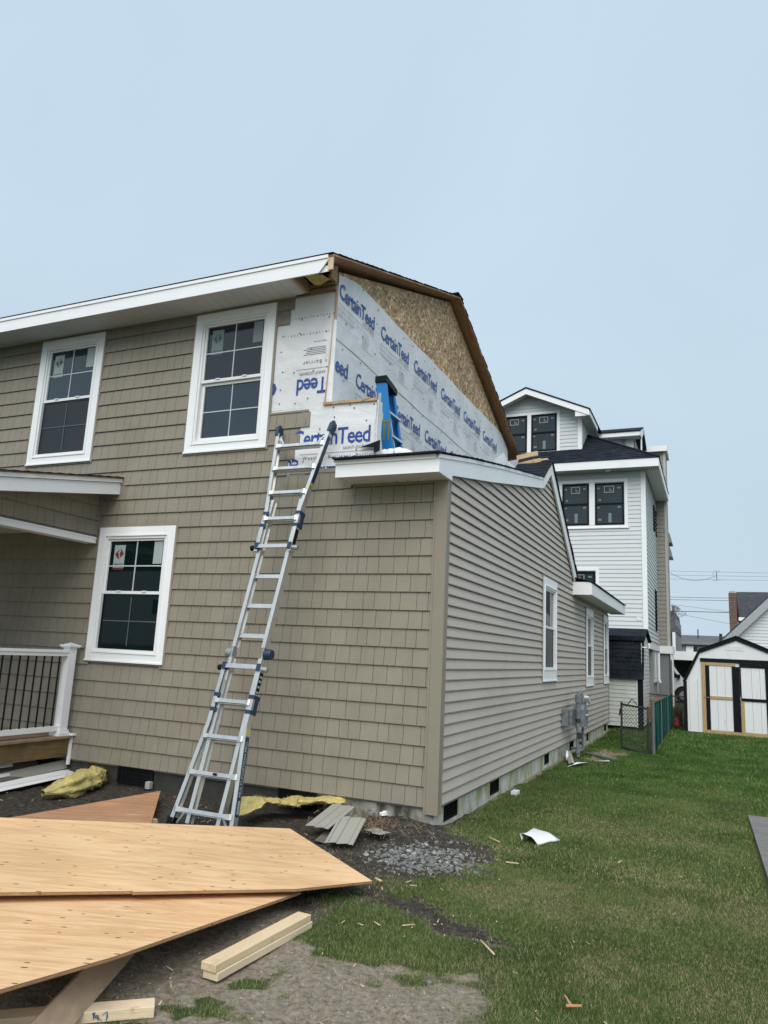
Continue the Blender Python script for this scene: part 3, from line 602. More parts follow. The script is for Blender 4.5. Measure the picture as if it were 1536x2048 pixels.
# starter pieces at the cut edges of the shakes
t = MB(); t.box(-1.80, -1.03, 3.415, 3.455, .012, .019, FW); t.box(-2.09, -1.60, 4.114, 4.135, .012, .019, FW); t.build('starter_strip', TAUPE, H)
# corner post
t = MB(); t.box(-.108, .028, -.030, .0, .165, 3.27); t.box(0, .028, 0.0, .062, .165, 3.27); t.box(-.108, -.090, -.036, -.030, .165, 3.27); t.box(.028, .034, .048, .062, .165, 3.27); t.build('corner_post', TAUPE, H)
t = MB(); t.box(-.018, .018, 12.02, 12.12, .2, 2.75); t.build('corner_post', TAUPE, H)
# lap siding ------------------------------------------------------------
LE = .1016
def top_profile(z):
    """y interval of the side wall at height z"""
    f = 0.06; bk = 12.03
    if z > 3.27:
        if z < 3.574: f = (z - 3.27) / (3.574 - 3.27) * 1.47
        elif z < 4.147: f = 1.47 + (z - 3.574) / (4.147 - 3.574) * 2.83
        else: f = 4.3 + (z - 4.147) / (4.47 - 4.147) * .52
    if z > 2.80: bk = 7.35 - (z - 2.95) / .655 if z > 2.95 else 7.35
    f = max(.06, f - (.32 if z < 4.05 else .10)); bk = min(bk + .08, 12.03)
    return f, bk
nrow = 0
z = .235
while z < 4.47:
    z1 = z + LE; f0, b0 = top_profile(z); f1, b1_ = top_profile(z1)
    if z <= 2.8: b1_ = b0
    iv = cut([(f0, b0)], SWN, z, z1, .045)
    seam = 1.3 + (nrow * 1.37) % 3.6 if nrow % 2 == 0 else None
    for p, q in iv:
        segs = []; s0 = p; c_ = (nrow // 2) * 1.83 % 3.66 + .4
        while c_ < q - .3:
            if c_ > s0 + .3: segs.append((s0, c_)); s0 = c_
            c_ += 3.66
        segs.append((s0, q))
        for a, c in segs:
            at = a + (max(0, f1 - f0) if abs(a - f0) < 1e-6 else 0); ct_ = c - (max(0, b0 - b1_) if abs(c - b0) < 1e-6 else 0)
            if ct_ <= at: continue
            ov = 0.0 if a == p else 0.0015
            t = MB(); P = []
            for (y_, yt) in ((a, at), (c, ct_)):
                P += [SW(y_, z - .004, -.010), SW(y_, z - .006, .0165 + ov), SW(y_, z + .003, .0190 + ov), SW(yt, z1 - .002, -.003 + ov), SW(yt, z1, -.010)]
            t.add(P, [(0, 1, 2, 3, 4), (9, 8, 7, 6, 5), (1, 6, 7, 2), (2, 7, 8, 3), (3, 8, 9, 4), (4, 9, 5, 0)]); t.build('siding_plank', LAP, H)
    z = z1; nrow += 1
# foundation -------------------------------------------------------------
t = MB(); t.box(-1.15, -.026, .018, .3, -.3, .232); t.build('foundation', FOUND_F, H)
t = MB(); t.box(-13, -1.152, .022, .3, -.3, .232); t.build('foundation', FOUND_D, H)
t = MB()
sv_ = [(.28, .72), (1.87, 2.28), (4.83, 5.2), (6.95, 7.4), (8.87, 9.15), (11.45, 11.85)]
e0 = 0.026
for a, c in sv_ + [(12.1, 12.1)]:
    t.box(-.25, -.022, e0, a, -.3, .24); 
    if c > a: t.box(-.25, -.022, a, c, -.3, .045)
    e0 = c
t.build('foundation', FOUND_S, H)
for a, c in sv_:
    t = MB(); t.box(-.09, -.07, a, c, .045, .24); frame(t, SW, a, c, .045, .238, .018, -.06, -.026)
    for q in range(6): t.box(-.068, -.035, a + .02, c - .02, .07 + q * .027, .074 + q * .027)
    t.build('foundation_vent', VENT, H)
for a, c in ((-1.655, -1.22), (-3.72, -3.23)):
    t = MB(); t.box(a, c, .012, .021, .04, .215); frame(t, FW, a, c, .04, .215, .02, -.012, .004)
    for q in range(9): t.box(a + .02 + q * (c - a - .04) / 9, a + .026 + q * (c - a - .04) / 9, .004, .012, .06, .2)
    for q in range(4): t.box(a + .02, c - .02, .001, .004, .075 + q * .035, .080 + q * .035)
    t.build('foundation_vent', VENT, H)
# house wrap ---------------------------------------------------------------
def wrapd(a, c, s):
    return 0.005 * float(fbm(np.array(a), np.array(c), 2.2, 3, s)) + 0.002 * math.sin(a * 3.1 + c * 5.3)
def wrap_sheet(F, poly_l, poly_r, z0, z1, d, nu, nv, seed, name='house_wrap'):
    t = MB()
    def fn(i, j):
        z_ = z0(i) + (z1(i) - z0(i)) * j; a = poly_l + (poly_r - poly_l) * i
        return F(a, z_, d + wrapd(a, z_, seed))
    t.grid(fn, nu, nv); return t.build(name, WRAP, H, smooth=True)
SG = fr((-1.345, 0, 0), (0, 1, 0), (0, 0, 1), (1, 0, 0))
lowroof = lambda y: 3.36 + .19 * min(max(y, 0), 4.9) if y < 4.3 else (4.25 + (min(y, 4.9) - 4.3) * .62 if y < 4.9 else 4.62 - (y - 4.9) * .65)
t = MB(); t.prism([(0.0, 3.3), (7.42, 3.0), (7.42, 5.72), (3.7, 7.14), (0.0, 5.72)], -.02, 0, SG); osb = t.build('sheathing_board', OSB, H, label='bare strand board filling the gable peak')
wrap_sheet(SG, -.003, 7.42, lambda i: 3.3 + .9 * i, lambda i: 4.97, .003, 60, 14, 1)
def wtop(i):
    y = i * 7.42
    return min(5.80 + .016 * y + .006 * math.sin(y * 2.3) + .005 * math.sin(y * 7.1), 5.68 + .30 * y if y < 1 else 9, 5.66 + .37 * (7.42 - y) + .06)
wrap_sheet(SG, -.003, 7.42, lambda i: 4.93 + .008 * math.sin(i * 30), wtop, .009, 60, 10, 2)
wrap_sheet(FW, -2.12, -1.335, lambda i: 3.36, lambda i: 4.20, .001, 12, 14, 3)
wrap_sheet(FW, -2.12, -1.337, lambda i: 4.16, lambda i: 5.56, .004, 12, 20, 4)
# OSB gable joints + cap nails
t = MB()
for y_ in (1.25, 3.7, 6.1): t.box(-1.3455, -1.3435, y_, y_ + .004, 5.87, 5.66 + .37 * min(y_, 7.4 - y_))
t.build('board_joint', KNOT, H)
t = MB()
def nail(F, a, c, d, r_=.009):
    t.prism([(a + r_ * math.cos(q * math.pi / 3), c + r_ * math.sin(q * math.pi / 3)) for q in range(6)], d, d + .003, F)
for y_ in np.arange(.2, 7.2, .41):
    for z_ in (4.55, 4.86, 5.2, 5.52, 5.75):
        if random.random() < .8 and z_ > lowroof(y_) + .2: nail(SG, y_ + random.uniform(-.04, .04), z_ + random.uniform(-.05, .05), .017, .010)
for x_ in (-2.0, -1.8, -1.6, -1.42):
    for z_ in (4.25, 4.4, 4.6, 4.82, 5.02, 5.22):
        if random.random() < .75: nail(FW, x_ + random.uniform(-.03, .03), z_ + random.uniform(-.03, .03), .0115, .008)
for x_, z_ in ((-1.45, 3.9), (-1.28, 4.02), (-1.05, 4.1), (-.9, 3.95), (-1.2, 3.88), (-.85, 3.78), (-1.1, 4.14), (-1.3, 4.13), (-.82, 4.12), (-1.55, 3.75), (-1.63, 3.55), (-1.0, 3.64)): nail(FW, x_, z_, .0145, .008)
t.build('cap_nails', DARKSKIN, H, kind='stuff')
# printed marks on the side
for k in range(7):
    y_ = .015 + k * 1.128
    t = MB(); letters(t, 'CertainTeed', SG, y_, 5.432, width=.925, bold=.010, space=.88, d=.0205, cap=.178); 
    if k < 6: t.build('printed_logo', PRINT, H)
    y2 = y_ - .60 + .0
    if k > 0:
        q = MB(); letters(q, 'CertainTeed', SG, y2 + .0, 4.575, width=.925, bold=.010, space=.88, d=.0145, cap=.178); q.build('printed_logo', PRINT, H)
q = MB(); letters(q, 'eed', SG, .03, 4.575, width=.30, bold=.010, space=.88, d=.0145, cap=.178); q.build('printed_logo', PRINT, H)
t = MB()
def fine(F, a, c, d, s=1):
    letters(t, 'SAINT-GOBAIN', F, a + .60 * s, c - .055, width=.32, bold=.004, d=d)
    t.box(a - .01, a + .93, c - .085, c - .081, d - .001, d, F)
    letters(t, 'Weather  Resistant  Barrier', F, a, c - .155, width=.60, d=d, space=1.25)
    t.box(a - .01, a + .42, c - .20, c - .197, d - .001, d, F); t.box(a - .01, a + .38, c - .213, c - .210, d - .001, d, F)
    letters(t, 'MADE IN USA', F, a + .62, c - .155, width=.16, d=d)
    for q in range(7): 
        w_ = random.uniform(.12, .2); t.box(a + .62, a + .62 + w_, c - .19 - q * .021, c - .1873 - q * .021, d - .001, d, F)
    t.box(a + .60, a + .93, c - .345, c - .341, d - .001, d, F)
    for q in range(9): nn = random.uniform(.01, .03); t.box(a + q * .062, a + q * .062 + .006, c - .33 + nn, c - .318 + nn, d - .001, d, F)
for k in range(6):
    y_ = .015 + k * 1.128; fine(SG, y_, 5.432, .0215)
    if k > 0 or True:
        a_ = y_ + .528
        if lowroof(a_) < 4.25: fine(SG, a_, 4.575, .0150)
t.build('printed_small_text', PRINTG, H, kind='stuff')
# printed marks on the front
t = MB(); letters(t, 'CertainTeed', FW, -1.775, 3.722, width=.93, bold=.010, space=.88, d=.0155, cap=.178); t.build('printed_logo', PRINT, H)
t = MB(); letters(t, 'Teed', FW, -1.395, 4.493, width=.385, bold=.010, space=.88, d=.0125, rot=True, cap=.178); t.build('printed_logo', PRINT, H, label='upside-down blue lettering reading Teed')
t = MB(); letters(t, 'C', FW, -2.04, 4.493, size=.22, bold=.034, d=.0125, rot=True); t.build('printed_logo', PRINT, H)
t = MB(); letters(t, 'CertainTeed', FW, -.93, 3.578, width=.93, bold=.010, space=.88, d=.0095, rot=True, cap=.178); t.build('printed_logo', PRINT, H)
t = MB()
letters(t, 'SAINT-GOBAIN', FW, -1.155, 3.655, width=.325, bold=.004, d=.0160)
t.box(-1.68, -.80, 3.625, 3.629, .0145, .0155, FW); letters(t, 'Weather  Resistant  Barrier', FW, -1.64, 3.565, width=.85, d=.0160, space=1.3, bold=.006)
letters(t, 'SAINT-GOBAIN', FW, -1.43, 4.570, width=.325, bold=.004, d=.0125, rot=True); t.box(-1.80, -1.40, 4.605, 4.609, .0120, .0125, FW)
letters(t, 't Barrier', FW, -1.42, 4.70, width=.30, d=.0125, rot=True, space=1.3, bold=.004); letters(t, 'MADE IN USA', FW, -1.44, 4.93, width=.16, d=.0125, rot=True)
for q in range(5): t.box(-1.66 - random.uniform(0, .08), -1.44, 4.85 - q * .02, 4.856 - q * .02, .0120, .0125, FW)
for zz in (5.02, 5.22):
    for q in range(16): t.box(-1.98 + q * .04, -1.98 + q * .04 + random.choice((.006, .012, .02)), zz + random.uniform(-.01, .01), zz + .016, .0120, .0125, FW)
t.build('printed_small_text', PRINTG, H, kind='stuff')
# knee wall stub, wrapped
t = MB(); t.box(-1.34, -.775, .0, .10, 3.4, 4.165); t.build('knee_wall', WRAP, H)
t = MB(); t.grid(lambda i, j: FW(-1.69 + .90 * i, 3.48 + .692 * j, .0085 + wrapd(i, j * 2, 6) * .6), 20, 14); t.build('house_wrap', WRAP, H, smooth=True)
t = MB(); t.grid(lambda i, j: (-.792 + .012 * math.sin(j * 9), -.018 + .12 * i, 3.48 + .692 * j), 2, 12); t.build('house_wrap', WRAP, H, smooth=True)
t = MB(); t.beam((-1.42, -.026, 4.178), (-.785, -.026, 4.166), .028, .018, (0, 0, 1)); t.beam((-.96, -.037, 4.166), (-.86, -.037, 4.19), .012, .004, (0, 0, 1)); t.build('furring_strip', FURR, H)
pts = [(-1.349, 5.50), (-1.352, 5.2), (-1.362, 4.95), (-1.372, 4.72), (-1.39, 4.48), (-1.405, 4.19)]
t = MB()
for (xa, za), (xb, zb) in zip(pts[:-1], pts[1:]): t.beam((xa, -.018, za), (xb, -.018, zb), .016, .014, (1, 0, 0))
t.build('furring_strip', FURR, H)
t = MB()                                                      # loose wrap folded round the corner
t.grid(lambda i, j: ((-1.392 + .058 * i) + (.030 * (1 - j) - .0) * (i - 1) * 1.1 + .01, -.012 - .014 * math.sin(i * 3.1), 4.19 + .95 * j), 6, 10); t.build('house_wrap', WRAP, H, smooth=True)
# second floor roof ----------------------------------------------------------
yE, zE, yP, zP = -.46, 5.655, 3.70, 7.195
RP = [(yE, zE), (yP, zP), (2 * yP - yE, zE)]
t = MB()
def roofslab(t, off0, off1, xa, xb):
    F = fr((0, 0, 0), (0, 1, 0), (0, 0, 1), (1, 0, 0))
    t.prism([(a, c + off0) for a, c in RP] + [(a, c + off1) for a, c in RP[::-1]], xa, xb, F)
t = MB(); roofslab(t, .0, -.018, -13, XR); t.build('roof_sheathing', PLYU, H)
t = MB()                                                      # shingle courses, ragged at the rake
for s in range(2):
    for k in range(32):
        f0, f1 = k / 32, (k + 1.25) / 32
        ya, za = (yE - .02 + (yP - yE) * f0, zE + (zP - zE) * f0); yb, zb = (yE - .02 + (yP - yE) * min(f1, 1), zE + (zP - zE) * min(f1, 1))
        if s: ya, yb = 2 * yP - ya, 2 * yP - yb
        xr = XR + random.uniform(.002, .018); P = [(-13, ya, za + .002), (xr, ya, za + .002), (-13, ya, za + .013), (xr, ya, za + .013), (-13, yb, zb + .004), (xr, yb, zb + .004)]
        t.add(P, [(0, 1, 3, 2), (2, 3, 5, 4), (0, 4, 5, 1), (1, 5, 3), (0, 2, 4)])
t.build('roof_shingles', SHNG, H, kind='stuff')
t = MB(); t.beam((-13, yP, zP + .02), (XR + .01, yP, zP + .02), .26, .02, (0, 1, 0)); t.build('ridge_cap', SHNG, H)
t = MB()
for k in range(28):                                           # sheathing seams on the underside of the overhang
    pass
# fascia and soffit at the front eave
t = MB(); t.prism([(-13, 5.465), (-1.33, 5.465), (-1.225, 5.60), (-1.225, 5.615), (-13, 5.615)], 0, .016, fr((0, -.45, 0), (1, 0, 0), (0, 0, 1), (0, -1, 0)))
t.build('fascia', WHITE, H)
t = MB(); t.box(-13, -1.225, -.478, -.452, 5.615, 5.652); t.build('drip_edge', WHITE, H)
t = MB()
for k in range(84):
    xa = -13 + k * .134
    if xa > -1.80: break
    t = MB(); t.box(xa + .002, min(xa + .132, -1.72), -.448, -.005, 5.500, 5.508); t.build('soffit_panel', SOFFIT, H)
t = MB(); t.box(-13, -1.72, -.448, -.005, 5.509, 5.52)
for k in range(700):
    xa = -9 + k * .0113
    if xa > -1.75: break
t.build('soffit', SOFFIT, H)
t = MB()
for k in range(180):
    xa = -8 + k * .0335
    if xa < -1.76: t.box(xa, xa + .006, -.03, -.018, 5.4985, 5.500)
t.build('soffit_vent_holes', DARKSKIN, H, kind='stuff')
t = MB(); t.box(-1.72, -1.36, -.43, -.01, 5.62, 5.63); t.build('eave_cavity_shade', BLACKPL, H)  # black sheet stands for the shade inside the open eave
t = MB(); t.box(-1.86, -1.35, -.045, .0, 5.50, 5.535); t.box(-1.80, -1.35, -.06, -.0, 5.555, 5.585); t.build('frieze_strip', BROWNB, H)
t = MB(); t.box(-13, -1.36, -.02, .0, 5.485, 5.499); t.build('frieze_trim', TAUPE, H)
for xc in (-1.70,):
    t = MB(); t.prism([(-.44, 5.50), (.0, 5.50), (.0, 5.70), (-.44, 5.62)], xc - .018, xc + .018, fr((0, 0, 0), (0, 1, 0), (0, 0, 1), (1, 0, 0))); t.build('rafter_tail', RAFTER, H)
t = MB(); t.prism([(-.16, 5.58), (-.02, 5.58), (-.02, 5.78), (-.16, 5.72)], -1.385, -1.348, fr((0, 0, 0), (0, 1, 0), (0, 0, 1), (1, 0, 0))); t.build('rafter_tail', RAFTER, H, label='bare end rafter under the open corner of the eave')
t = MB(); t.prism([(-1.46, 5.47), (-1.225, 5.478), (-1.225, 5.545), (-1.30, 5.545)], 0, .006, fr((0, -.435, 0), (1, 0, 0), (0, 0, 1), (0, -1, 0))); t.build('fascia', WHITE, H)
t = MB(); t.box(-1.235, -1.175, -.45, -.43, 5.49, 5.64); t.build('fascia', STUD, H, label='unpainted wooden fascia end at the roof corner')
t = MB(); t.grid(lambda i, j: (-1.60 + .22 * i, -.30 + .2 * j, 5.56 + .02 * math.sin(i * 5) * math.cos(j * 3)), 6, 4); t.build('insulation', WOOL, H)
# low roof -------------------------------------------------------------------
LP = [(-.42, 3.425), (.58, 3.634), (1.78, 3.864), (4.256, 4.309), (4.90, 4.715), (7.25, 3.175)]
def strip(t, pts, w0, w1, xa, xb):
    F = fr((0, 0, 0), (0, 1, 0), (0, 0, 1), (1, 0, 0))
    for (a, c), (a2, c2) in zip(pts[:-1], pts[1:]): t.prism([(a, c + w0), (a2, c2 + w0), (a2, c2 + w1), (a, c + w1)], xa, xb, F)
Fr0 = fr((0, 0, 0), (0, 1, 0), (0, 0, 1), (1, 0, 0)); t = MB(); LQ = [(0.0, 3.5095)] + LP[1:]; strip(t, LQ, -.015, .0, -1.34, .05); t.prism([(-.375, 3.415), (0, 3.4945), (0, 3.5095), (-.375, 3.430)], -1.03, .05, Fr0); t.box(-13, -1.342, 7.4, 7.5, 2.8, 5.6); t.build('low_roof_deck', PLYU, H)
t = MB()
seg = []
for (a, c), (a2, c2) in zip(LP[:-1], LP[1:]):
    n_ = max(1, int(math.hypot(a2 - a, c2 - c) / .14))
    for k in range(n_):
        f0, f1 = k / n_, (k + 1.2) / n_
        ya, za, yb, zb = a + (a2 - a) * f0, c + (c2 - c) * f0, a + (a2 - a) * min(f1, 1.02), c + (c2 - c) * min(f1, 1.02)
        up = c2 > c
        xr = .075 + random.uniform(-.004, .012)
        if not up: ya, za, yb, zb = yb, zb, ya, za
        XL = -1.045 if ya < -.02 else -1.34
        P = [(XL, ya, za + .001), (xr, ya, za + .001), (XL, ya, za + .016), (xr, ya, za + .016), (XL, yb, zb + .004), (xr, yb, zb + .004)]
        t.add(P, [(0, 1, 3, 2), (2, 3, 5, 4), (0, 4, 5, 1), (1, 5, 3), (0, 2, 4)])
t.box(-1.045, .075, -.44, -.38, 3.426, 3.442)
t.build('roof_shingles', SHNG, H, kind='stuff')
# rake boards on the side
Fr = fr((0, 0, 0), (0, 1, 0), (0, 0, 1), (1, 0, 0))
t = MB()
t.prism([(.018, 3.312), (1.47, 3.585), (4.30, 4.150), (4.255, 4.300), (1.78, 3.850), (.58, 3.620), (-.37, 3.425), (-.37, 3.255), (.018, 3.258)], .026, .055, Fr)
t.prism([(4.302, 4.150), (4.86, 4.50), (4.90, 4.700), (4.257, 4.300)], .026, .0555, Fr)
t.prism([(4.861, 4.50), (7.18, 2.985), (7.25, 3.160), (4.901, 4.700)], .026, .055, Fr)
t.build('rake_board', WHITE, H)
t = MB(); strip(t, [(-.39, 3.385), (.58, 3.588), (1.78, 3.822), (4.20, 4.262)], 0, .036, .0555, .066); t.build('rake_trim', WHITE, H)
t = MB(); t.box(-1.035, .0258, -.372, -.352, 3.255, 3.425); t.box(-1.035, -1.015, -.352, -.02, 3.255, 3.40); t.build('fascia', WHITE, H)
t = MB(); t.box(-1.037, .0255, -.388, -.3725, 3.385, 3.424); t.build('drip_edge', WHITE, H)
t = MB()
for k in range(8): t = MB(); t.box(-1.013 + k * .130, -1.013 + k * .130 + .126, -.35, -.02, 3.262, 3.268); t.build('soffit_panel', SOFFIT, H)
t = MB(); t.box(-1.013, .024, -.35, -.02, 3.269, 3.275); t.build('soffit', SOFFIT, H)
t = MB()
for k in range(9): t.box(-.97 + k * .115, -.962 + k * .115, -.06, -.045, 3.259, 3.262)
t.box(-1.0, -.1, -.028, -.003, 3.235, 3.262); t.build('frieze_trim', TAUPE, H)
# rear low eave
t = MB(); t.box(.335, .355, 7.10, 12.62, 2.79, 3.00); t.box(.0, .335, 7.10, 7.12, 2.79, 3.02); t.box(.0, .335, 12.60, 12.62, 2.79, 3.02); t.build('fascia', WHITE, H)
t = MB(); t.box(.0, .334, 7.121, 12.599, 2.80, 2.81); t.build('soffit', SOFFIT, H)
t = MB(); t.add([(.38, 7.08, 3.012), (.38, 12.65, 3.012), (-1.34, 12.65, 3.42), (-1.34, 7.08, 3.42), (.38, 7.08, 3.03), (.38, 12.65, 3.03), (-1.34, 12.65, 3.44), (-1.34, 7.08, 3.44)], [(0, 1, 2, 3), (4, 5, 6, 7), (0, 1, 5, 4), (2, 3, 7, 6), (0, 3, 7, 4), (1, 2, 6, 5)]); t.build('low_roof_deck', SHNG, H)
t = MB(); t.box(-13, -1.35, 7.55, 12.6, 3.1, 3.2); t.build('rear_roof', SHNG, H)
# porch ------------------------------------------------------------------------
XPO = -4.44
FP = fr((XPO, 0, 0), (0, 1, 0), (0, 0, 1), (1, 0, 0))
t = MB(); t.prism([(-3.2, 2.78), (-.005, 2.78), (-.005, 3.42), (-3.2, 2.80)], -.10, 0, FP); t.build('porch_gable_wall', TAUPE, H)
t = MB()
for k in range(4):
    z0 = 2.80 + k * EXP; x = -3.2; j = k * 3
    while x < -.01:
        wd = WID[j % 8]; j += 1; q = min(x + wd, -.03)
        zt = min(z0 + EXP, 2.80 + .19 * (q + 3.2) + .0)
        if q - x > .02 and zt - z0 > .03: tab_mesh(t, FP, x, q, z0, zt)
        x = x + wd
t.build('shingle_courses', SHAKE, H, kind='stuff')
t = MB(); t.box(XPO, XPO + .022, -.032, -.018, 2.79, 3.40); t.box(XPO + .022, XPO + .05, -.024, -.018, 2.895, 3.40); t.build('corner_trim', TAUPE, H)
t = MB(); t.box(XPO - .13, XPO + .024, -3.2, -.036, 2.70, 2.775); t.box(XPO + .024, XPO + .030, -3.2, -.036, 2.755, 2.775); t.build('porch_beam', WHITE, H)
t = MB(); t.box(-9, XPO - .131, -3.2, -.02, 2.86, 2.87); t.build('porch_ceiling', SOFFIT, H)
t = MB(); t.prism([(-3.6, 2.800), (.0, 3.49), (.0, 3.505), (-3.6, 2.815)], -9, -4.12, Fr); t.build('porch_roof_deck', PLYU, H)
t = MB()
for k in range(26):
    f0 = k / 26; ya, yb = -3.62 + 3.62 * f0, -3.62 + 3.62 * min(1, f0 + .05); za, zb = 2.812 + (ya + 3.6) * .1917, 2.812 + (yb + 3.6) * .1917
    P = [(-9, ya, za), (-4.10 + random.uniform(-.006, .008), ya, za), (-9, ya, za + .016), (-4.10, ya, za + .016), (-9, yb, zb + .004), (-4.10, yb, zb + .004)]
    t.add(P, [(0, 1, 3, 2), (2, 3, 5, 4), (0, 4, 5, 1), (1, 5, 3), (0, 2, 4)])
t.build('roof_shingles', SHNG, H, kind='stuff')
t = MB(); t.prism([(-3.6, 2.61), (-.005, 3.300), (-.005, 3.440), (-3.6, 2.75)], -4.165, -4.145, Fr); t.prism([(-3.6, 2.755), (-.005, 3.445), (-.005, 3.488), (-3.6, 2.798)], -4.165, -4.125, Fr); t.build('rake_board', WHITE, H)
t = MB(); t.prism([(-3.6, 2.62), (-.02, 3.307), (-.02, 3.317), (-3.6, 2.63)], XPO + .02, -4.166, Fr); t.build('soffit', SOFFIT, H)
t = MB(); t.box(-4.21, -4.07, -.020, -.004, 3.30, 3.53); t.build('kickout_flashing', TAUPE, H)
t = MB(); t.box(XPO - .12, XPO, -3.2, -3.08, .5, 2.70); t.build('porch_column', WHITE, H)
# deck + railing
for k in range(18):
    t = MB(); t.box(-9, XPO + .055, -.06 - (k + 1) * .14, -.06 - k * .14 - .005, .455, .480); t.build('deck_board', BROWNB, H)
t = MB(); t.box(-9, XPO + .02, -.12, -.08, .27, .45); t.box(XPO - .02, XPO + .02, -3.1, -.12, .255, .45); t.build('deck_rim_joist', PTX, H)
t = MB(); t.box(-9, -5.6, -3.1, -.14, .02, .24); t.build('deck_shadow_base', FOUND_D, H)  # dark box standing in for the shadow under the deck
t = MB(); t.box(XPO - .0, XPO + .03, -.055, -.025, .16, .47); t.build('deck_end_trim', WHITE, H)
t = MB(); t.box(XPO - .05, XPO + .07, -.078, -.02, .481, .50); t.build('deck_flashing', WHITE, H)
t = MB(); t.box(XPO - .098, XPO + .004, -.205, -.103, .50, 1.46); t.box(XPO - .125, XPO + .031, -.232, -.076, .481, .515); t.box(XPO - .112, XPO + .018, -.219, -.089, .515, .545)
t.box(XPO - .118, XPO + .024, -.225, -.083, 1.46, 1.475); t.box(XPO - .130, XPO + .036, -.237, -.071, 1.475, 1.492)
c0 = [(XPO - .118, -.225), (XPO + .024, -.225), (XPO + .024, -.083), (XPO - .118, -.083)]; t.add([(a, c, 1.492) for a, c in c0] + [(XPO - .047, -.154, 1.52)], [(0, 1, 4), (1, 2, 4), (2, 3, 4), (3, 0, 4)])
post = t.build('railing_post', WHITEP, H)
t = MB(); t.box(XPO - .085, XPO - .010, -3.0, -.206, 1.365, 1.405); t.box(XPO - .097, XPO + .002, -3.0, -.206, 1.405, 1.435); t.box(XPO - .077, XPO - .018, -3.0, -.206, .535, .590); rail = t.build('railing', WHITEP, H)
pv = XPO - .047
for k in range(25):
    t = MB(); y_ = -.29 - k * .107; t.tube([(pv, y_, .588), (pv, y_, 1.367)], .0095, 8); t.build('baluster', BLACKP, rail)
t = MB(); t.tube([(XPO - .35, -1.55, 1.95), (XPO - .35, -1.55, 2.15)], .05, 10); t.build('porch_light', BLACKPL, H)
# loose roof flashing and leftovers on the low roof (own things) -------------------
t = MB(); t.add([(-.50, 2.70, 4.06), (-.50, 2.88, 4.30), (-.50, 4.01, 4.67), (-.50, 4.26, 4.60), (-.42, 4.38, 4.34), (-.58, 4.70, 4.56), (-.50, 4.97, 4.82), (-.50, 4.80, 4.63), (-.46, 5.08, 4.64), (-.42, 4.75, 4.50), (-.46, 3.4, 4.17)], [(0, 1, 2, 10), (2, 3, 4, 10), (3, 6, 7, 4), (7, 8, 9, 4)])
tag(t.build('loose_house_wrap', WRAP, None, smooth=False), 'loose white wrap sheet standing on the low roof under the rake', 'house wrap')
t = MB(); t.add([(-.945, -.030, 3.655), (-.72, -.030, 3.715), (-.72, -.032, 3.60), (-.78, -.034, 3.585), (-.78, -.032, 3.645), (-.945, -.045, 3.650), (-.72, -.05, 3.712), (-.72, -.05, 3.60), (-.78, -.05, 3.585), (-.78, -.05, 3.64)], [(0, 1, 2, 3, 4), (5, 6, 7, 8, 9), (0, 1, 6, 5), (1, 2, 7, 6)])
tag(t.build('membrane_scrap', MEMB, None), 'black pointed membrane flap on the wrapped knee wall', 'roofing scrap')
t = MB(); t.box(-1.04, -.80, -.20, -.015, 3.44, 3.50); t.add([(-1.20, -.04, 3.475), (-.74, -.04, 3.545), (-.74, -.25, 3.46), (-1.12, -.28, 3.455)], [(0, 1, 2, 3)])
tag(t.build('metal_flashing', ALUD, None), 'crumpled pale flashing over the left end of the white eave box', 'flashing')
for k, (p0, p1, w_, lab) in enumerate((((-.56, 5.10, 4.88), (-.20, 5.00, 4.91), .075, 'upper timber offcut on the roof ridge below the rake'), ((-.56, 5.14, 4.77), (-.15, 5.00, 4.79), .06, 'lower timber offcut on the roof ridge below the rake'), ((-.26, 5.0, 4.78), (-.24, 5.28, 4.86), .07, 'short block standing at the end of the ridge offcuts'), ((-.2, 5.05, 4.80), (-.03, 5.0, 4.80), .03, 'thin lath at the right end of the ridge offcuts'))):
    t = MB(); t.beam(p0, p1, w_, .038, (0, 0, 1)); tag(t.build('timber_offcut', STUD, None), lab, 'timber', 'timber offcuts on the low roof')

# ------------------------------------------------------------------ blue step ladder on the roof
S = thing('step_ladder', 'folded blue fibreglass stepladder with black top standing on the low roof', 'ladder', (-.8, .6, 3.6))
def sl(x, y, z): return (x, y, z)
def chan(t, tl, tr, bl, br, y, dep):
    P = [(tl[0], y, tl[1]), (tr[0], y, tr[1]), (br[0], y, br[1]), (bl[0], y, bl[1])]; Q = [(a, y + dep, c) for a, _, c in P]
    t.add(P + Q, [(0, 1, 2, 3), (4, 5, 6, 7), (0, 1, 5, 4), (1, 2, 6, 5), (2, 3, 7, 6), (3, 0, 4, 7)])
t = MB(); chan(t, (-.985, 4.50), (-.865, 4.50), (-.855, 3.66), (-.740, 3.66), .35, .012)
chan(t, (-.877, 4.50), (-.865, 4.50), (-.752, 3.66), (-.740, 3.66), .362, .03); t.build('rail', BLUEF, S)
t = MB(); chan(t, (-1.04, 4.50), (-.935, 4.50), (-.90, 3.70), (-.785, 3.70), .775, .012); chan(t, (-.95, 4.50), (-.935, 4.50), (-.80, 3.70), (-.785, 3.70), .735, .04); t.build('rail', BLUEF, S)
t = MB(); chan(t, (-.932, 4.44), (-.922, 4.44), (-.792, 3.7), (-.782, 3.7), .52, .02); t.build('rear_leg', ALU, S)
t = MB(); chan(t, (-1.0, 4.44), (-.985, 4.44), (-.87, 3.7), (-.855, 3.7), .42, .32); t.build('rear_frame', BLUEF, S, label='folded rear section in shade')
t = MB(); t.prism([(-.990, .335), (-.850, .330), (-.918, .80), (-1.055, .82)], 4.505, 4.575); t.build('top_cap', BLACKPL, S)
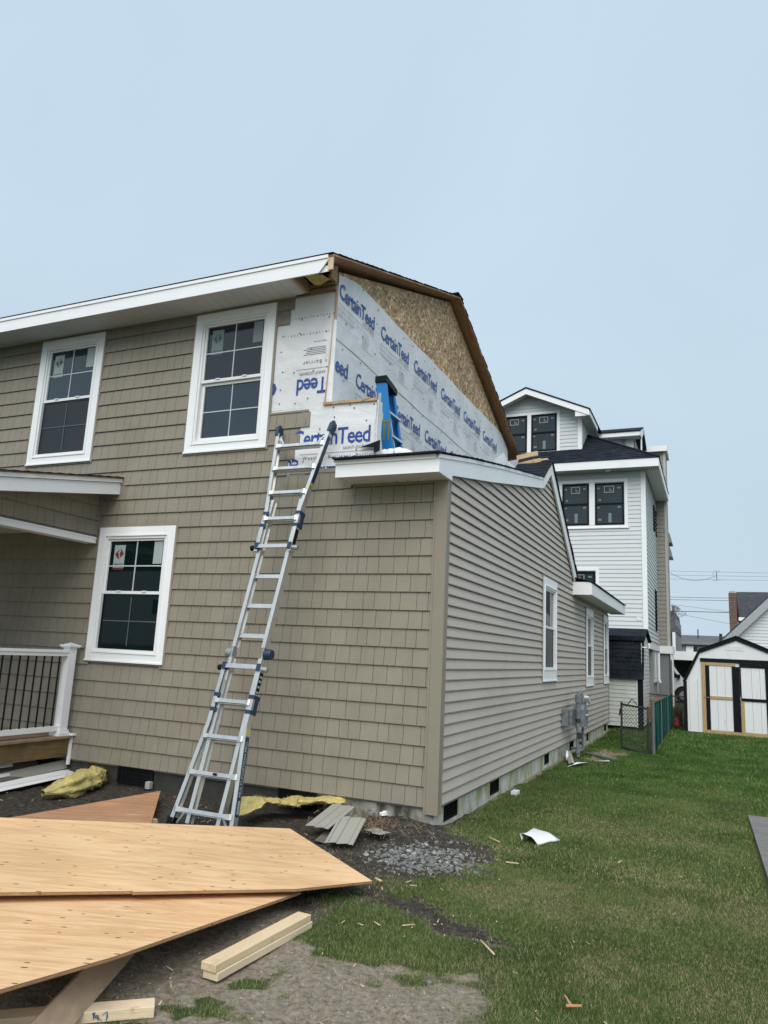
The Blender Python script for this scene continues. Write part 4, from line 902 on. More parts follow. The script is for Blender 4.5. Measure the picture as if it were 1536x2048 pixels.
for z_ in (4.19, 3.92, 3.70):
    t = MB(); xx = -.74 - (z_ - 3.66) * .149; t.box(xx - .10, xx - .022, .365, .765, z_ - .014, z_ + .008); t.build('step', ALU, S)
t = MB()
for a, c in ((.02, 4.38), (.05, 4.15)):
    xx = -.855 - (c - 3.66) * .155 + .02; t.box(xx, xx + .035, .348, .3495, c - .11, c)
t.build('label', STICK, S)
t = MB()
for q in (0, .055): t.box(-.865 + q, -.845 + q, .3465, .349, 3.83, 4.03)
t.box(-.89, -.79, .3465, .349, 4.035, 4.06); t.build('painted_mark', MUSTARD, S)

# ------------------------------------------------------------------ extension ladder
E_ = thing('extension_ladder', 'tall aluminium multi-section ladder with navy hinges leaning against the front wall', 'ladder', (-1.7, -1.05, 0))
def lp(u, z, d=0.0): return Vector((-1.745 + .045 * z + u, -1.05 + .25 * z + d * -.97, z + d * .243))   # d: out from the ladder towards the viewer
NUP = Vector((0, -.97, .243))
def rail(t, u0, z0, u1, z1, w_=.026, dp=.075, off=0):
    a, c = lp(u0, z0, off), lp(u1, z1, off)
    t.beam(a, c, w_, dp, (1, 0, 0))
    s_ = 1 if (u0 + u1) > 0 else -1
    for dd in (dp / 2 - .003, -dp / 2 + .003): # flanges of the channel
        t.beam(lp(u0 - s_ * .012, z0, off + dd), lp(u1 - s_ * .012, z1, off + dd), .028, .005, (1, 0, 0))
for s_ in (-1, 1):
    t = MB(); rail(t, s_ * .165, .03, s_ * .172, 1.46); t.build('rail', ALU, E_)
    t = MB(); rail(t, s_ * .172, 1.56, s_ * .175, 3.06); t.build('rail', ALU, E_)
    t = MB(); rail(t, s_ * .325, .02, s_ * .207, .88, .024, .07, .028); rail(t, s_ * .207, .88, s_ * .203, 1.40, .024, .07, .028); t.build('outer_rail', ALU, E_)
    t = MB(); rail(t, s_ * .200, 2.50, s_ * .203, 2.95, .024, .07, .028); rail(t, s_ * .203, 2.95, s_ * .318, 3.83, .024, .07, .028); t.build('outer_rail', ALU, E_)
    t = MB(); t.beam(lp(s_ * .318, 3.80, .028), lp(s_ * .328, 3.90, .02), .042, .095, (1, 0, 0)); t.beam(lp(s_ * .328, 3.90, .02), lp(s_ * .330, 3.925, .01), .036, .07, (1, 0, 0)); t.build('end_cap', NAVY, E_)
    t = MB(); t.beam(lp(s_ * .325, .0, .028), lp(s_ * .322, .06, .028), .05, .09, (1, 0, 0)); t.build('foot', BLACKPL, E_)
    # hinge
    t = MB(); c_ = lp(s_ * .19, 1.51, -.01); ax = Vector((s_, 0, 0)); t.tube([c_ - ax * .012, c_ + ax * .022, c_ + ax * .05, c_ + ax * .062], .052, 20, .044); t.build('hinge', NAVY if s_ > 0 else ALUD, E_)
    t = MB(); t.beam(lp(s_ * .173, 1.42), lp(s_ * .173, 1.60), .016, .06); t.build('hinge_plate', ALUD, E_)
    for z_ in (1.04, 2.83):
        for dz in (-.075, .055):
            t = MB(); t.beam(lp(s_ * .192, z_ + dz, .014), lp(s_ * .192, z_ + dz + .035, .014), .060, .100, (1, 0, 0)); t.build('collar', NAVY, E_)
        if s_ > 0:
            t = MB(); t.beam(lp(.218, z_ - .05, .0), lp(.218, z_ + .06, .0), .006, .06, (1, 0, 0)); t.build('collar_plate', NAVY, E_)
    for z_ in (1.37, 2.55):
        t = MB(); t.beam(lp(s_ * .19, z_ - .03, .05), lp(s_ * .19, z_ + .035, .05), .035, .06, (1, 0, 0)); t.build('lock_bracket', NAVY, E_)
        t = MB(); t.tube([lp(s_ * .15, z_, .04), lp(s_ * .27, z_ - .01, .03)], .02, 10, .028); t.build('lock_knob', BLACKPL if s_ < 0 else ALUD, E_)
def rung(z_, hw, flared, off=0.0, bolt=True):
    t = MB()
    if flared:
        segs = [(-1, .028, .040), (-.93, .030, .046), (-.72, .020, .040), (0, .020, .038), (.72, .020, .040), (.93, .030, .046), (1, .028, .040)]
        for (a, h0, d0), (a2, h1, d1) in zip(segs[:-1], segs[1:]):
            t.beam(lp(a * hw, z_, off), lp(a2 * hw, z_, off), h0 * 1.6, d0 * 1.7, (0, .25, 1), h1 * 1.6, d1 * 1.7)
        t.beam(lp(-hw * .9, z_ - .022, off - .01), lp(hw * .9, z_ - .022, off - .01), .006, .05, (0, .25, 1))
    else:
        t.beam(lp(-hw, z_, off), lp(hw, z_, off), .030, .030, (0, .25, 1)); t.beam(lp(-hw, z_ + .018, off - .012), lp(hw, z_ + .018, off - .012), .010, .034, (0, .25, 1)); t.beam(lp(-hw, z_ - .018, off + .01), lp(hw, z_ - .018, off + .01), .006, .026, (0, .25, 1))
    t.build('rung', ALU, E_)
rung(.13, .305, 1, .045); rung(.44, .262, 1, .045); rung(.75, .220, 1, .045); rung(1.06, .195, 1, .045); rung(1.375, .185, 0, .055)
rung(1.67, .165, 0); rung(1.96, .165, 0); rung(2.255, .165, 0); rung(2.55, .185, 0, .055); rung(2.84, .195, 1, .045); rung(3.125, .218, 1, .045); rung(3.40, .255, 1, .045); rung(3.665, .290, 1, .045)
t = MB()
for z_ in (.13, .44, .75, 1.06): t.beam(lp(-.16, z_ - .012), lp(.16, z_ - .012), .030, .03, (0, .25, 1))
t.build('inner_rungs', ALUD, E_)
t = MB(); t.beam(lp(-.27, .02, .03), lp(-.20, .12, .045), .018, .012); t.beam(lp(.27, .02, .03), lp(.20, .12, .045), .018, .012); t.build('foot_brace', ALU, E_)
t = MB(); t.beam(lp(-.285, 3.80, .03), lp(-.20, 3.68, .045), .018, .012); t.beam(lp(.285, 3.80, .03), lp(.20, 3.68, .045), .018, .012); t.build('top_brace', ALU, E_)
# label strips on the outer face of the right rails, with lettering
def face_frame(u0, z0, u1, z1, off):
    a, c = lp(u0, z0, off), lp(u1, z1, off); ax = (c - a).normalized(); n_ = Vector((1, 0, 0)); n_ = (n_ - ax * n_.dot(ax)).normalized(); v_ = n_.cross(ax)
    return fr(a + n_ * .0125, ax, v_, n_), (c - a).length
Fl, Ln = face_frame(.325, .02, .207, .88, .028)
t = MB(); t.box(.12, .78, -.028, .028, .0005, .0015, Fl); t.build('label', NAVY, E_)
t = MB(); letters(t, 'MULTI-POSITION PRO', Fl, .28, -.013, width=.46, bold=.02, d=.0022); t.box(.14, .25, -.018, .012, .0018, .0022, Fl); t.build('label_lettering', STICK, E_)
t = MB(); t.box(.79, .845, -.026, .026, .0005, .002, Fl); t.build('label', YELLOWL, E_)
Fl, Ln = face_frame(.203, 1.10, .203, 1.40, .028)
t = MB(); t.box(.02, .24, -.028, .028, .0005, .0015, Fl); t.build('label', BLACKPL, E_)
t = MB(); 
for q in (.05, .10, .15, .19): t.box(q, q + .02, -.02, .02, .0018, .0022, Fl)
t.build('label_lettering', STICK, E_)
Fl, Ln = face_frame(.203, 2.95, .318, 3.83, .028)
t = MB(); t.box(.30, .84, -.028, .028, .0005, .0015, Fl); t.build('label', NAVY, E_)
t = MB(); t.box(.26, .285, -.026, .026, .0005, .002, Fl); t.build('label', YELLOWL, E_)
Fl, Ln = face_frame(.200, 2.50, .203, 2.95, .028)
t = MB(); t.box(.03, .24, -.026, .026, .0005, .0015, Fl); t.build('label', BLACKPL, E_)
t = MB(); t.beam(lp(-.16, 1.14, .038), lp(-.155, 1.25, .038), .003, .03); t.build('label', STICK, E_)
t = MB(); t.beam(lp(.01, .44, .084), lp(.05, .44, .084), .022, .002, (0, .25, 1)); t.build('label', BLACKPL, E_)

# ------------------------------------------------------------------ plywood, timber
def sheet(name, poly, pl, th, mt, label, cat='plywood', group=None, sub=True):
    pts = [(a, c, pl[0] * a + pl[1] * c + pl[2]) for a, c in poly]; k = len(pts)
    nrm = Vector((-pl[0], -pl[1], 1)).normalized(); t = MB()
    top = [Vector(p) for p in pts]; bot = [p - nrm * th for p in top]
    t.add(top + bot, [tuple(range(k)), tuple(range(k, 2 * k))[::-1]]); t.cm = 1
    for i in range(k):
        j = (i + 1) % k
        for lay in range(3):
            t.cm = 1 if lay != 1 else 2
            o0, o1 = lay / 3, (lay + 1) / 3; a, c = top[i], top[j]; n_ = nrm * th
            t.add([a - n_ * o0, c - n_ * o0, c - n_ * o1, a - n_ * o1], [(0, 1, 2, 3)])
    o = t.build(name, [mt, PLYE, PLY3], None); tag(o, label, cat, group); return o
p1 = (-0.09779062, -0.0612884, 0.00853058); p2 = (-0.05651634, -0.08502935, -0.09554803)
sheet('plywood_sheet', [(.236, -1.869), (-.81, -1.18), (-2.019, -2.908), (-2.48, -3.595), (-1.243, -4.311), (-.907, -3.798), (-.545, -3.262), (-.535, -3.272), (-.006, -2.465)], p1, .016, PLY1, 'large pale plywood sheet with pointed end, topmost of the stack', group='plywood sheets lying in the yard')
sheet('plywood_sheet', [(-.04, -2.32), (-.60, -1.75), (-1.692, -3.155), (-1.3, -4.2), (-.135, -4.879), (-.114, -4.435), (-.062, -3.914)], p2, .016, PLY2, 'orange plywood sheet lying under the large pointed sheet', group='plywood sheets lying in the yard')
sheet('plywood_sheet', [(-2.875, -.28), (-1.98, -1.45), (-2.6, -2.2), (-3.3, -2.1), (-3.05, -1.94)], (0.0, 0.0, .085), .015, PLY3, 'reddish triangular plywood offcut behind the stack, left of the ladder', group='plywood sheets lying in the yard')
t = MB(); t.beam((-2.35, -2.0, .03), (-2.2, -1.15, .03), .09, .05); tag(t.build('timber_bearer', STUD, None), 'short pale timber end poking out under the pointed plywood sheet', 'timber')
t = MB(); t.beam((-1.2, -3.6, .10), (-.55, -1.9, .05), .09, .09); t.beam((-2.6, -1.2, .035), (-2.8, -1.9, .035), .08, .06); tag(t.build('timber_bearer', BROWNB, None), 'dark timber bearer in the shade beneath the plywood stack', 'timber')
def lumber(p0, p1, w_, h_, mt, lab, name='timber_board', side=None, group=None):
    d_ = (Vector(p1) - Vector(p0)); s_ = side or Vector((0, 0, 1)).cross(d_).normalized(); t = MB()
    t.beam(p0, p1, w_, h_, s_)
    o = t.build(name, mt, None); bv = o.modifiers.new('edge_rounding', 'BEVEL'); bv.width = .003; bv.segments = 2
    return tag(o, lab, 'timber', group)
q0, q1 = Vector((.125, -2.565, 0)), Vector((.078, -3.405, 0))
lumber(q0 + Vector((0, 0, .060)), q1 + Vector((0, 0, .060)), .09, .037, STUD, 'upper board of the stacked pair of short studs on the grass edge', group='pair of stacked studs')
lumber(q0 + Vector((.006, .01, .022)), q1 + Vector((.008, .01, .022)), .09, .037, STUDP, 'lower board of the stacked pair of short studs', group='pair of stacked studs')
lumber((.068, -3.765, .018), (-.42, -4.18, .018), .088, .044, STUDP, 'short pale stud with blue ink mark at the bottom left')
d_ = (Vector((-.42, -4.18, 0)) - Vector((.068, -3.765, 0))).normalized(); n_ = Vector((0, 0, 1)).cross(d_)
if n_.dot(Vector((1, -1, 0))) < 0: n_ = -n_
Fi = fr(Vector((.068, -3.765, .018)) + n_ * .0446, d_, (0, 0, 1), n_)
t = MB()
for q in range(9):
    a_ = .175 + random.uniform(0, .085); c_ = random.uniform(-.018, .006); l_ = random.uniform(.015, .045); g_ = random.uniform(.2, 2.2)
    t.prism([(a_, c_), (a_ + .004, c_), (a_ + .004 + l_ * math.cos(g_), min(.019, c_ + l_ * math.sin(g_))), (a_ + l_ * math.cos(g_), min(.019, c_ + l_ * math.sin(g_)))], .0, .001, Fi)
io = t.build('ink_mark', BLUEINK, None); st_ = [o for o in SC.objects if o.name == 'timber_board.002'][0]; WORLD[st_.name] = Vector(st_.location); io.parent = st_; io.location = Vector(io.location) - Vector(st_.location)
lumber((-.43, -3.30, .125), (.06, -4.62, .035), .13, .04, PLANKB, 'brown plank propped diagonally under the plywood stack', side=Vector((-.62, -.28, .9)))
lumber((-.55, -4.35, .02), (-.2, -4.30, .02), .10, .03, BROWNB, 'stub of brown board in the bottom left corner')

# ------------------------------------------------------------------ glass wool
def blob(path, rad, seed, lump=.25, nu=46, nv=22, flat=.8):
    t = MB(); pts = [Vector(p) for p in path]
    def at(s_):
        x_ = s_ * (len(pts) - 1); i = min(int(x_), len(pts) - 2); f = x_ - i; return pts[i].lerp(pts[i + 1], f), (pts[i + 1] - pts[i]).normalized()
    def fn(i, j):
        p, tg = at(i); u_ = tg.cross(Vector((0, 0, 1))).normalized(); v_ = u_.cross(tg)
        x_ = i * (len(rad) - 1); k = min(int(x_), len(rad) - 2); r_ = rad[k] + (rad[k + 1] - rad[k]) * (x_ - k)
        a = 2 * math.pi * j; nn = float(fbm(np.array(i * 9 + math.cos(a) * 1.4), np.array(math.sin(a) * 1.7 + seed), 2.1, 6, seed)) - .5
        r_ = r_ * (1 + lump * 2 * nn); return p + u_ * (math.cos(a) * r_) + v_ * (math.sin(a) * r_ * flat)
    t.grid(fn, nu, nv); return t
t = blob([(-3.70, -1.02, .075), (-3.66, -.72, .09), (-3.80, -.36, .095), (-3.98, -.05, .075), (-4.10, .0, .05), (-4.2, -.03, .06), (-4.26, .03, .04)], [.03, .125, .15, .14, .12, .05, .065, .01], 3, .40, 90, 48)
tag(t.build('glass_wool_batt', WOOL, None, smooth=True), 'lumpy yellow glass wool batt on the soil below the porch railing', 'insulation')
t = MB()
pth = [(-1.56, -.80, .10), (-1.54, -.60, .21), (-1.49, -.40, .165), (-1.42, -.22, .13), (-1.36, -.12, .15), (-1.24, -.05, .145), (-1.12, -.06, .175), (-1.0, -.10, .19), (-.86, -.11, .185)]
pv_ = [Vector(p) for p in pth]
def strp(i, j):
    x_ = i * (len(pv_) - 1); k = min(int(x_), len(pv_) - 2); p = pv_[k].lerp(pv_[k + 1], x_ - k); tg = (pv_[k + 1] - pv_[k]); tg.z = 0; sd_ = tg.cross(Vector((0, 0, 1))).normalized()
    a = 2 * math.pi * j; nn = float(fbm(np.array(i * 14 + math.cos(a)), np.array(math.sin(a) * 1.5), 1.6, 5, 77)) - .5
    taper = min(1, i * 12, (1 - i) * 12) ** .5
    return p + sd_ * (math.cos(a) * .13 * taper * (1 + nn * .7)) + Vector((0, 0, math.sin(a) * .026 * taper * (1 + nn * 1.6)))
t.grid(strp, 110, 28); tag(t.build('glass_wool_batt', WOOL, None, smooth=True), 'long thin yellow glass wool batt draped by the ladder foot', 'insulation')

t = blob([(-.86, .16, 3.54), (-.76, .20, 3.57), (-.64, .24, 3.58), (-.50, .24, 3.57), (-.34, .22, 3.56), (-.16, .2, 3.55)], [.03, .12, .125, .09, .05, .01], 12, .30, 40, 26, 1.0)
tag(t.build('crumpled_wrap', WRAP, None, smooth=True), 'crumpled white wrap at the foot of the blue stepladder', 'house wrap')
for bt in [o for o in SC.objects if o.name.startswith('glass_wool_batt')]:
    vs_ = [(v.co.copy(), v.normal.copy()) for v in bt.data.vertices]; t = MB()
    for q in range(1500):
        c_, n_ = random.choice(vs_); d_ = (n_ + Vector((random.gauss(0, .7), random.gauss(0, .7), random.gauss(0, .7)))).normalized(); w_ = Vector((random.gauss(0, 1), random.gauss(0, 1), random.gauss(0, 1))).normalized() * .0022
        c_ = c_ + Vector((random.gauss(0, .006), random.gauss(0, .006), 0)); l_ = random.uniform(.008, .026)
        t.add([c_ - w_, c_ + w_, c_ + d_ * l_], [(0, 1, 2)])
    me_ = bpy.data.meshes.new('wool_fibres'); me_.from_pydata(t.v, [], t.f); me_.materials.append(WOOL); fo = bpy.data.objects.new('wool_fibres', me_); SC.collection.objects.link(fo); fo.parent = bt; fo['kind'] = 'stuff'
# ------------------------------------------------------------------ vinyl scraps
def vinyl(name, o, u, v, L_, prof, mt, label, group=None, tilt=0):
    """a short length of siding panel: profile across v, extruded along u"""
    u = Vector(u).normalized(); v = Vector(v); v = (v - u * v.dot(u)).normalized(); n_ = u.cross(v)
    if n_.z < 0: n_ = -n_
    t = MB(); F = fr(o, u, v, n_); k = len(prof)
    P = [F(0, a, c) for a, c in prof] + [F(L_, a, c) for a, c in prof] + [F(0, a, c - .0018) for a, c in prof] + [F(L_, a, c - .0018) for a, c in prof]
    fs = []
    for i in range(k - 1): fs += [(i, i + 1, k + i + 1, k + i), (2 * k + i, 3 * k + i, 3 * k + i + 1, 2 * k + i + 1), (i, 2 * k + i, 2 * k + i + 1, i + 1), (k + i, k + i + 1, 3 * k + i + 1, 3 * k + i)]
    fs += [(0, k, 3 * k, 2 * k), (k - 1, 3 * k - 1, 4 * k - 1, 2 * k - 1)]
    t.add(P, fs); ob = t.build(name, mt, None); return tag(ob, label, 'siding scrap', group)
PR = [(0, -.012), (.002, .0), (.10, .012), (.102, .0), (.20, .012), (.202, .004), (.235, .006), (.24, .0)]
G_ = 'siding offcuts beside the plywood tip'
vinyl('siding_scrap', (-.93, -.72, .085), (.10, .80, .24), (.95, -.12, .02), .42, PR, SCRAP, 'left taupe siding offcut leaning under the yellow batt', G_)
vinyl('siding_scrap', (-.60, -.98, .045), (-.18, .85, .22), (1, .2, .0), .46, PR, SCRAP, 'upright taupe siding offcut with nail hem, middle of the pile', G_)
vinyl('siding_scrap', (-.73, -.90, .03), (-.1, .5, .02), (.9, -.1, -.3), .30, PR[:5], SCRAPB, 'small brown edge-on siding offcut under the pile', G_)
vinyl('siding_scrap', (-.47, -.52, .075), (.1, .32, .0), (1, -.25, -.08), .14, PR[:5], SCRAP, 'small taupe strip at the right end of the siding pile', G_)
t = MB()
for q in range(14): t.prism([(.028 + 0, .02 + q * .03), (.034, .02 + q * .03), (.034, .034 + q * .03), (.028, .034 + q * .03)], .0035, .0045, fr((-.60, -.98, .047), (1, .2, 0), (-.2, .93, .24), (0, -.2, 1)))
no = t.build('nail_slots', DARKSKIN, None); so_ = [o for o in SC.objects if o.name == 'siding_scrap.001'][0]; no.parent = so_; no.location = Vector(no.location) - Vector(so_.location)
PRW = [(0, 0), (.05, .004), (.055, .02), (.11, .022), (.15, .03), (.155, .012)]
G2 = 'trim offcuts in front of the deck'
vinyl('trim_scrap', (-4.10, -1.75, .04), (-.130, .99, .005), (-1, -.1, .12), 2.05, PRW, WHITE, 'nearest long white trim strip on the soil by the deck', G2)
vinyl('trim_scrap', (-4.24, -1.80, .075), (-.20, .98, .01), (-1, -.1, .25), 1.75, PRW[:4], WHITEP, 'bent white trim strip behind the nearest one', G2)
vinyl('trim_scrap', (-4.28, -1.9, .12), (-.16, .98, .0), (-.4, .0, .9), 1.15, [(0, 0), (.03, .004), (.035, .01)], WHITE, 'narrow white strip leaning on the brown siding by the deck', G2)
vinyl('siding_scrap', (-4.32, -1.9, .07), (-.10, .98, .015), (-.75, .0, .55), 1.62, [(0, 0), (.11, .012), (.112, .0), (.22, .01)], SCRAPB, 'long brown siding length leaning against the deck base')
vinyl('siding_scrap', (-4.44, -1.0, .06), (-.02, .99, .05), (-.5, .02, .8), 1.0, [(0, 0), (.10, .012)], SCRAP, 'taupe siding length tucked behind the brown one at the deck end')
vinyl('trim_scrap', (-4.40, -1.9, .215), (-.05, .99, -.0), (-.4, .02, .9), 1.15, [(0, 0), (.045, .004)], STICK, 'pale grey strip above the brown siding under the deck', G2)
t = MB(); t.box(-3.27, -3.21, -.06, -.01, .03, .10); tag(t.build('foam_block', STONEL, None), 'small pale block on the soil under the wall, left of the ladder', 'block')
# curled white sheet on the lawn
t = MB()
def curl(i, j):
    a = i; x0_ = Vector((.715, .07, .0)).lerp(Vector((.70, .62, .0)), j); x1_ = Vector((.90, .12, .0)).lerp(Vector((1.03, .44, .0)), j)
    p = x0_.lerp(x1_, i); z_ = .125 * math.sin(min(1, i * 1.7 + .12) * math.pi * .55) * (1 - i) ** .6 * (1.0 - .55 * j) + .012 + .006 * math.sin(11 * i + 7 * j)
    back = .05 * math.exp(-((i - .0) / .12) ** 2); return Vector((p.x + back, p.y, max(.012, z_)))
t.grid(curl, 22, 14); o = t.build('paper_sheet', WHITEP, None, smooth=True); tag(o, 'curled white sheet lying on the lawn beside the side wall', 'sheet')
sm_ = o.modifiers.new('thickness', 'SOLIDIFY'); sm_.thickness = .002

# ------------------------------------------------------------------ gravel, debris
def pebble(t, x, y, r_, z=None):
    a = random.uniform(0, 6.28); sx, sy, sz = r_ * random.uniform(.8, 1.3), r_ * random.uniform(.6, 1.0), r_ * random.uniform(.4, .7)
    if z is None: z = float(ground_h(np.array([x]), np.array([y]), np.array([1.]))[0])
    P = []
    for ph, n_ in ((-.5, 5), (.45, 6), (1.1, 4)):
        for k in range(n_):
            q = 2 * math.pi * k / n_ + ph; rr = math.cos(ph); lx, ly, lz = math.cos(q) * rr * sx, math.sin(q) * rr * sy, math.sin(ph) * sz
            P.append((x + lx * math.cos(a) - ly * math.sin(a), y + lx * math.sin(a) + ly * math.cos(a), z + lz + sz * .25))
    b0 = 5; fs = [(5, 6, 7, 8, 9, 10)[::1]] if False else []
    # bottom ring 0-4, middle ring 5-10, top ring 11-14
    for k in range(5): fs.append((k, (k + 1) % 5, 5 + (k + 1) % 6)); fs.append((k, 5 + (k + 1) % 6, 5 + k))
    fs.append((0, 5, 10)); fs.append((4, 0, 10))
    for k in range(4): fs.append((5 + k, 5 + k + 1, 11 + k)); fs.append((5 + k + 1, 11 + (k + 1) % 4, 11 + k))
    fs.append((9, 10, 11)); fs.append((10, 5, 11)); fs.append((11, 12, 13, 14))
    t.add(P, fs)
t = MB(); tl = MB(); n0 = 0
while n0 < 760:
    x_, y_ = random.gauss(.24, .26), random.gauss(-.80, .26)
    if not (-.35 < x_ < .75 and -1.45 < y_ < -.15): continue
    if math.hypot((x_ - .22) / .5, (y_ + .82) / .55) > 1.0 + random.uniform(-.3, .2): continue
    if y_ < -1.05 - (x_ - .0) * -.5 - .35 : continue
    pebble(t if random.random() < .88 else tl, x_, y_, random.choice((.006, .008, .008, .011, .014, .018, .025))); n0 += 1
for k in range(260):
    x_, y_ = random.uniform(-.7, 1.3), random.uniform(-1.3, .1)
    if x_ + .4 * y_ > .75: continue
    pebble(t if random.random() < .8 else tl, x_, y_, random.uniform(.004, .012))
for k in range(1500):
    x_, y_ = (random.uniform(-4.5, 1.4), random.uniform(-4.6, -.1)) if k < 500 else (random.uniform(-.3, 1.5), random.uniform(-4.4, -2.5))
    s_, _ = soil_mask(np.array([x_]), np.array([y_]))
    if s_[0] > .8: pebble(t if random.random() < .6 else tl, x_, y_, random.choice((.002, .003, .003, .004, .005, .008)))
t.build('gravel', STONE, None, smooth=True, kind='stuff')['label'] = 'grey rounded gravel on dark soil'
tl.build('pale_gravel', STONEL, None, smooth=True, kind='stuff')['label'] = 'pale pebbles among the gravel and soil'
t = MB(); pebble(t, 1.02, -2.90, .022); tag(t.build('stone', STONE, None, smooth=True), 'grey stone at the edge of the bare sandy patch', 'stone')
t = MB(); pebble(t, -.50, .0, .05, .11); tag(t.build('rubble_piece', WHITEP, None, smooth=True), 'white plastic-covered lump on the soil mound by the corner', 'rubble')
t = MB(); pebble(t, -.62, -.03, .035, .10); tag(t.build('rubble_piece', STONE, None, smooth=True), 'grey lump on the mound left of the white one', 'rubble')
# clods
t = MB()
for k in range(380):
    x_, y_ = random.uniform(-4.2, .75), random.uniform(-2.2, .0)
    if x_ > .1 and y_ < -1.2: continue
    pebble(t, x_, y_, random.uniform(.006, .022))
for k in range(200):
    u_ = random.random(); x_, y_ = .3 + .9 * u_ + random.gauss(0, .05), -1.8 - .42 * u_ + random.gauss(0, .06); pebble(t, x_, y_, random.uniform(.003, .012))
tc = MB()
for k in range(900):
    x_, y_ = random.uniform(-.4, 1.5), random.uniform(-4.4, -2.4); s_, _ = soil_mask(np.array([x_]), np.array([y_]))
    if s_[0] > .45: pebble(tc, x_, y_, random.choice((.003, .004, .005, .006, .008, .012)))
tc.build('pale_soil_clods', mat('pale_soil_clod', (0.20, 0.165, 0.125), .95, .4, 20., bump=.5, bscale=80), None, kind='stuff')['label'] = 'pale brown crumbs of dry soil'
CL = mat('soil_clods', (0.040, 0.034, 0.028), 0.95, 0.3, 20.0, bump=.6, bscale=80)
t.build('soil_clods', CL, None, kind='stuff')['label'] = 'dark crumbly clods of soil'
# chips and small litter
def chip(t, x, y, l_, w_, a=None, z=.012):
    a = random.uniform(0, 3.14) if a is None else a; c_, s_ = math.cos(a), math.sin(a); t.beam((x - c_ * l_ / 2, y - s_ * l_ / 2, z), (x + c_ * l_ / 2, y + s_ * l_ / 2, z + random.uniform(-.004, .012)), w_, w_ * .5, (-s_, c_, 0), w_ * .4)
t = MB()
for k in range(150):
    x_, y_ = random.uniform(.0, 2.6), random.uniform(-4.2, 3.5); chip(t, x_, y_, random.choice((.006, .008, .010, .012, .016, .03)), random.choice((.003, .004, .006)), z=.014)
for k in range(120):
    x_, y_ = random.uniform(-4.2, .8), random.uniform(-4.4, -.1); chip(t, x_, y_, random.uniform(.01, .05), random.uniform(.003, .008), z=.02)
t.build('wood_litter', CHIP, None, kind='stuff')['label'] = 'tiny wood chips scattered over lawn and soil'
SPL = [((.54, .02), .17, .012, 2.4, 'long splinter in the grass near the corner gravel'), ((.86, -.62), .10, .014, .1, 'flat pale splinter right of the gravel'), ((1.16, -2.38), .17, .010, 2.3, 'long thin splinter beyond the dark soil streak'),
       ((1.66, -2.78), .10, .012, 2.0, 'orange splinter upright in the lawn at the bottom'), ((1.70, -2.84), .07, .014, .2, 'short orange splinter across the upright one'), ((1.60, -.10), .06, .01, 1.2, 'tiny pale splinter in the middle of the lawn'), ((.66, -2.28), .08, .008, .9, 'short pale splinter on the dark soil streak'), ((.16, -1.60), .06, .016, 2.8, 'whitish chip under the plywood tip')]
for i, ((x_, y_), l_, w_, a, lab) in enumerate(SPL):
    t = MB(); chip(t, x_, y_, l_, w_, a, .03); tag(t.build('wood_splinter', REDCHIP if 'orange' in lab else CHIP, None), lab, 'splinter', 'wood splinters on the lawn')
# dead weeds by the mound
t = MB()
for k in range(80):
    x_, y_ = random.gauss(-.42, .13), random.gauss(-.30, .10); a = random.uniform(0, 6.28); l_ = random.uniform(.05, .16)
    p0 = Vector((x_, y_, .06 + random.uniform(0, .03))); p1 = p0 + Vector((math.cos(a) * l_ * .6, math.sin(a) * l_ * .6, random.uniform(0, .07))); p2 = p1 + Vector((math.cos(a + 1) * l_ * .4, math.sin(a + 1) * l_ * .4, -.03)); t.tube([p0, p1, p2], .0024, 3)
for k in range(30):
    x_, y_ = random.uniform(-1.1, .1), random.uniform(-.5, -.0); a = random.uniform(0, 6.28); l_ = random.uniform(.06, .22); t.tube([(x_, y_, .09), (x_ + math.cos(a) * l_ / 2, y_ + math.sin(a) * l_ / 2, .11), (x_ + math.cos(a + .4) * l_, y_ + math.sin(a + .4) * l_, .07)], .003, 3)
t.build('dead_weeds', mat('dead_stalks', (.20, .14, .085), .9, .3, 20.), None, kind='stuff')['label'] = 'tangle of dry brown stalks by the house corner'

# ------------------------------------------------------------------ gas meter
M = thing('gas_meter', 'grey gas meter with pipes against the side wall', 'gas meter', (.2, 6.7, 0))
t = MB(); t.tube([(.24, 6.25, .05), (.24, 6.25, .92)], .030, 10); t.tube([(.24, 6.25, .92), (.24, 6.25, 1.04)], .048, 12); t.tube([(.24, 6.25, 1.04), (.24, 6.6, 1.08), (.24, 6.62, 1.0)], .03, 8); t.build('riser_pipe', METER, M)
t = MB(); t.tube([(.24, 6.75, .10), (.24, 6.75, 1.02)], .022, 8); t.tube([(.24, 6.2, .13), (.24, 6.8, .13)], .022, 8); t.tube([(.24, 6.72, .13), (.05, 6.72, .13)], .02, 8); t.build('outlet_pipe', METER, M)
t = MB(); t.box(.12, .34, 6.35, 6.68, .52, .80); t.prism([(6.38, .80), (6.65, .80), (6.60, .88), (6.43, .88)], .14, .32, Fr); t.build('meter_body', METER, M)
t = MB(); t.box(.02, .12, 5.98, 6.2, .55, .80); t.build('service_box', METER, M)
t = MB(); t.box(.342, .350, 6.42, 6.62, .70, .72); t.build('label', WHITE, M)
t = MB(); t.tube([(.24, 6.50, .93), (.24, 6.50, .99)], .085, 14); t.tube([(.24, 6.50, .99), (.24, 6.50, 1.06)], .04, 10); t.build('regulator', METER, M)
t = MB(); t.tube([(.26, 6.25, .34), (.26, 6.25, .44)], .040, 10); t.tube([(.24, 6.25, .28), (.31, 6.25, .28)], .03, 8); t.tube([(.24, 6.25, .60), (.24, 6.25, .66)], .042, 10); t.build('valve', DARKM, M)
t = MB(); t.tube([(.24, 6.95, .98), (.26, 7.15, .97), (.27, 7.3, .88)], .03, 8); t.build('vent_cap', WHITE, M)
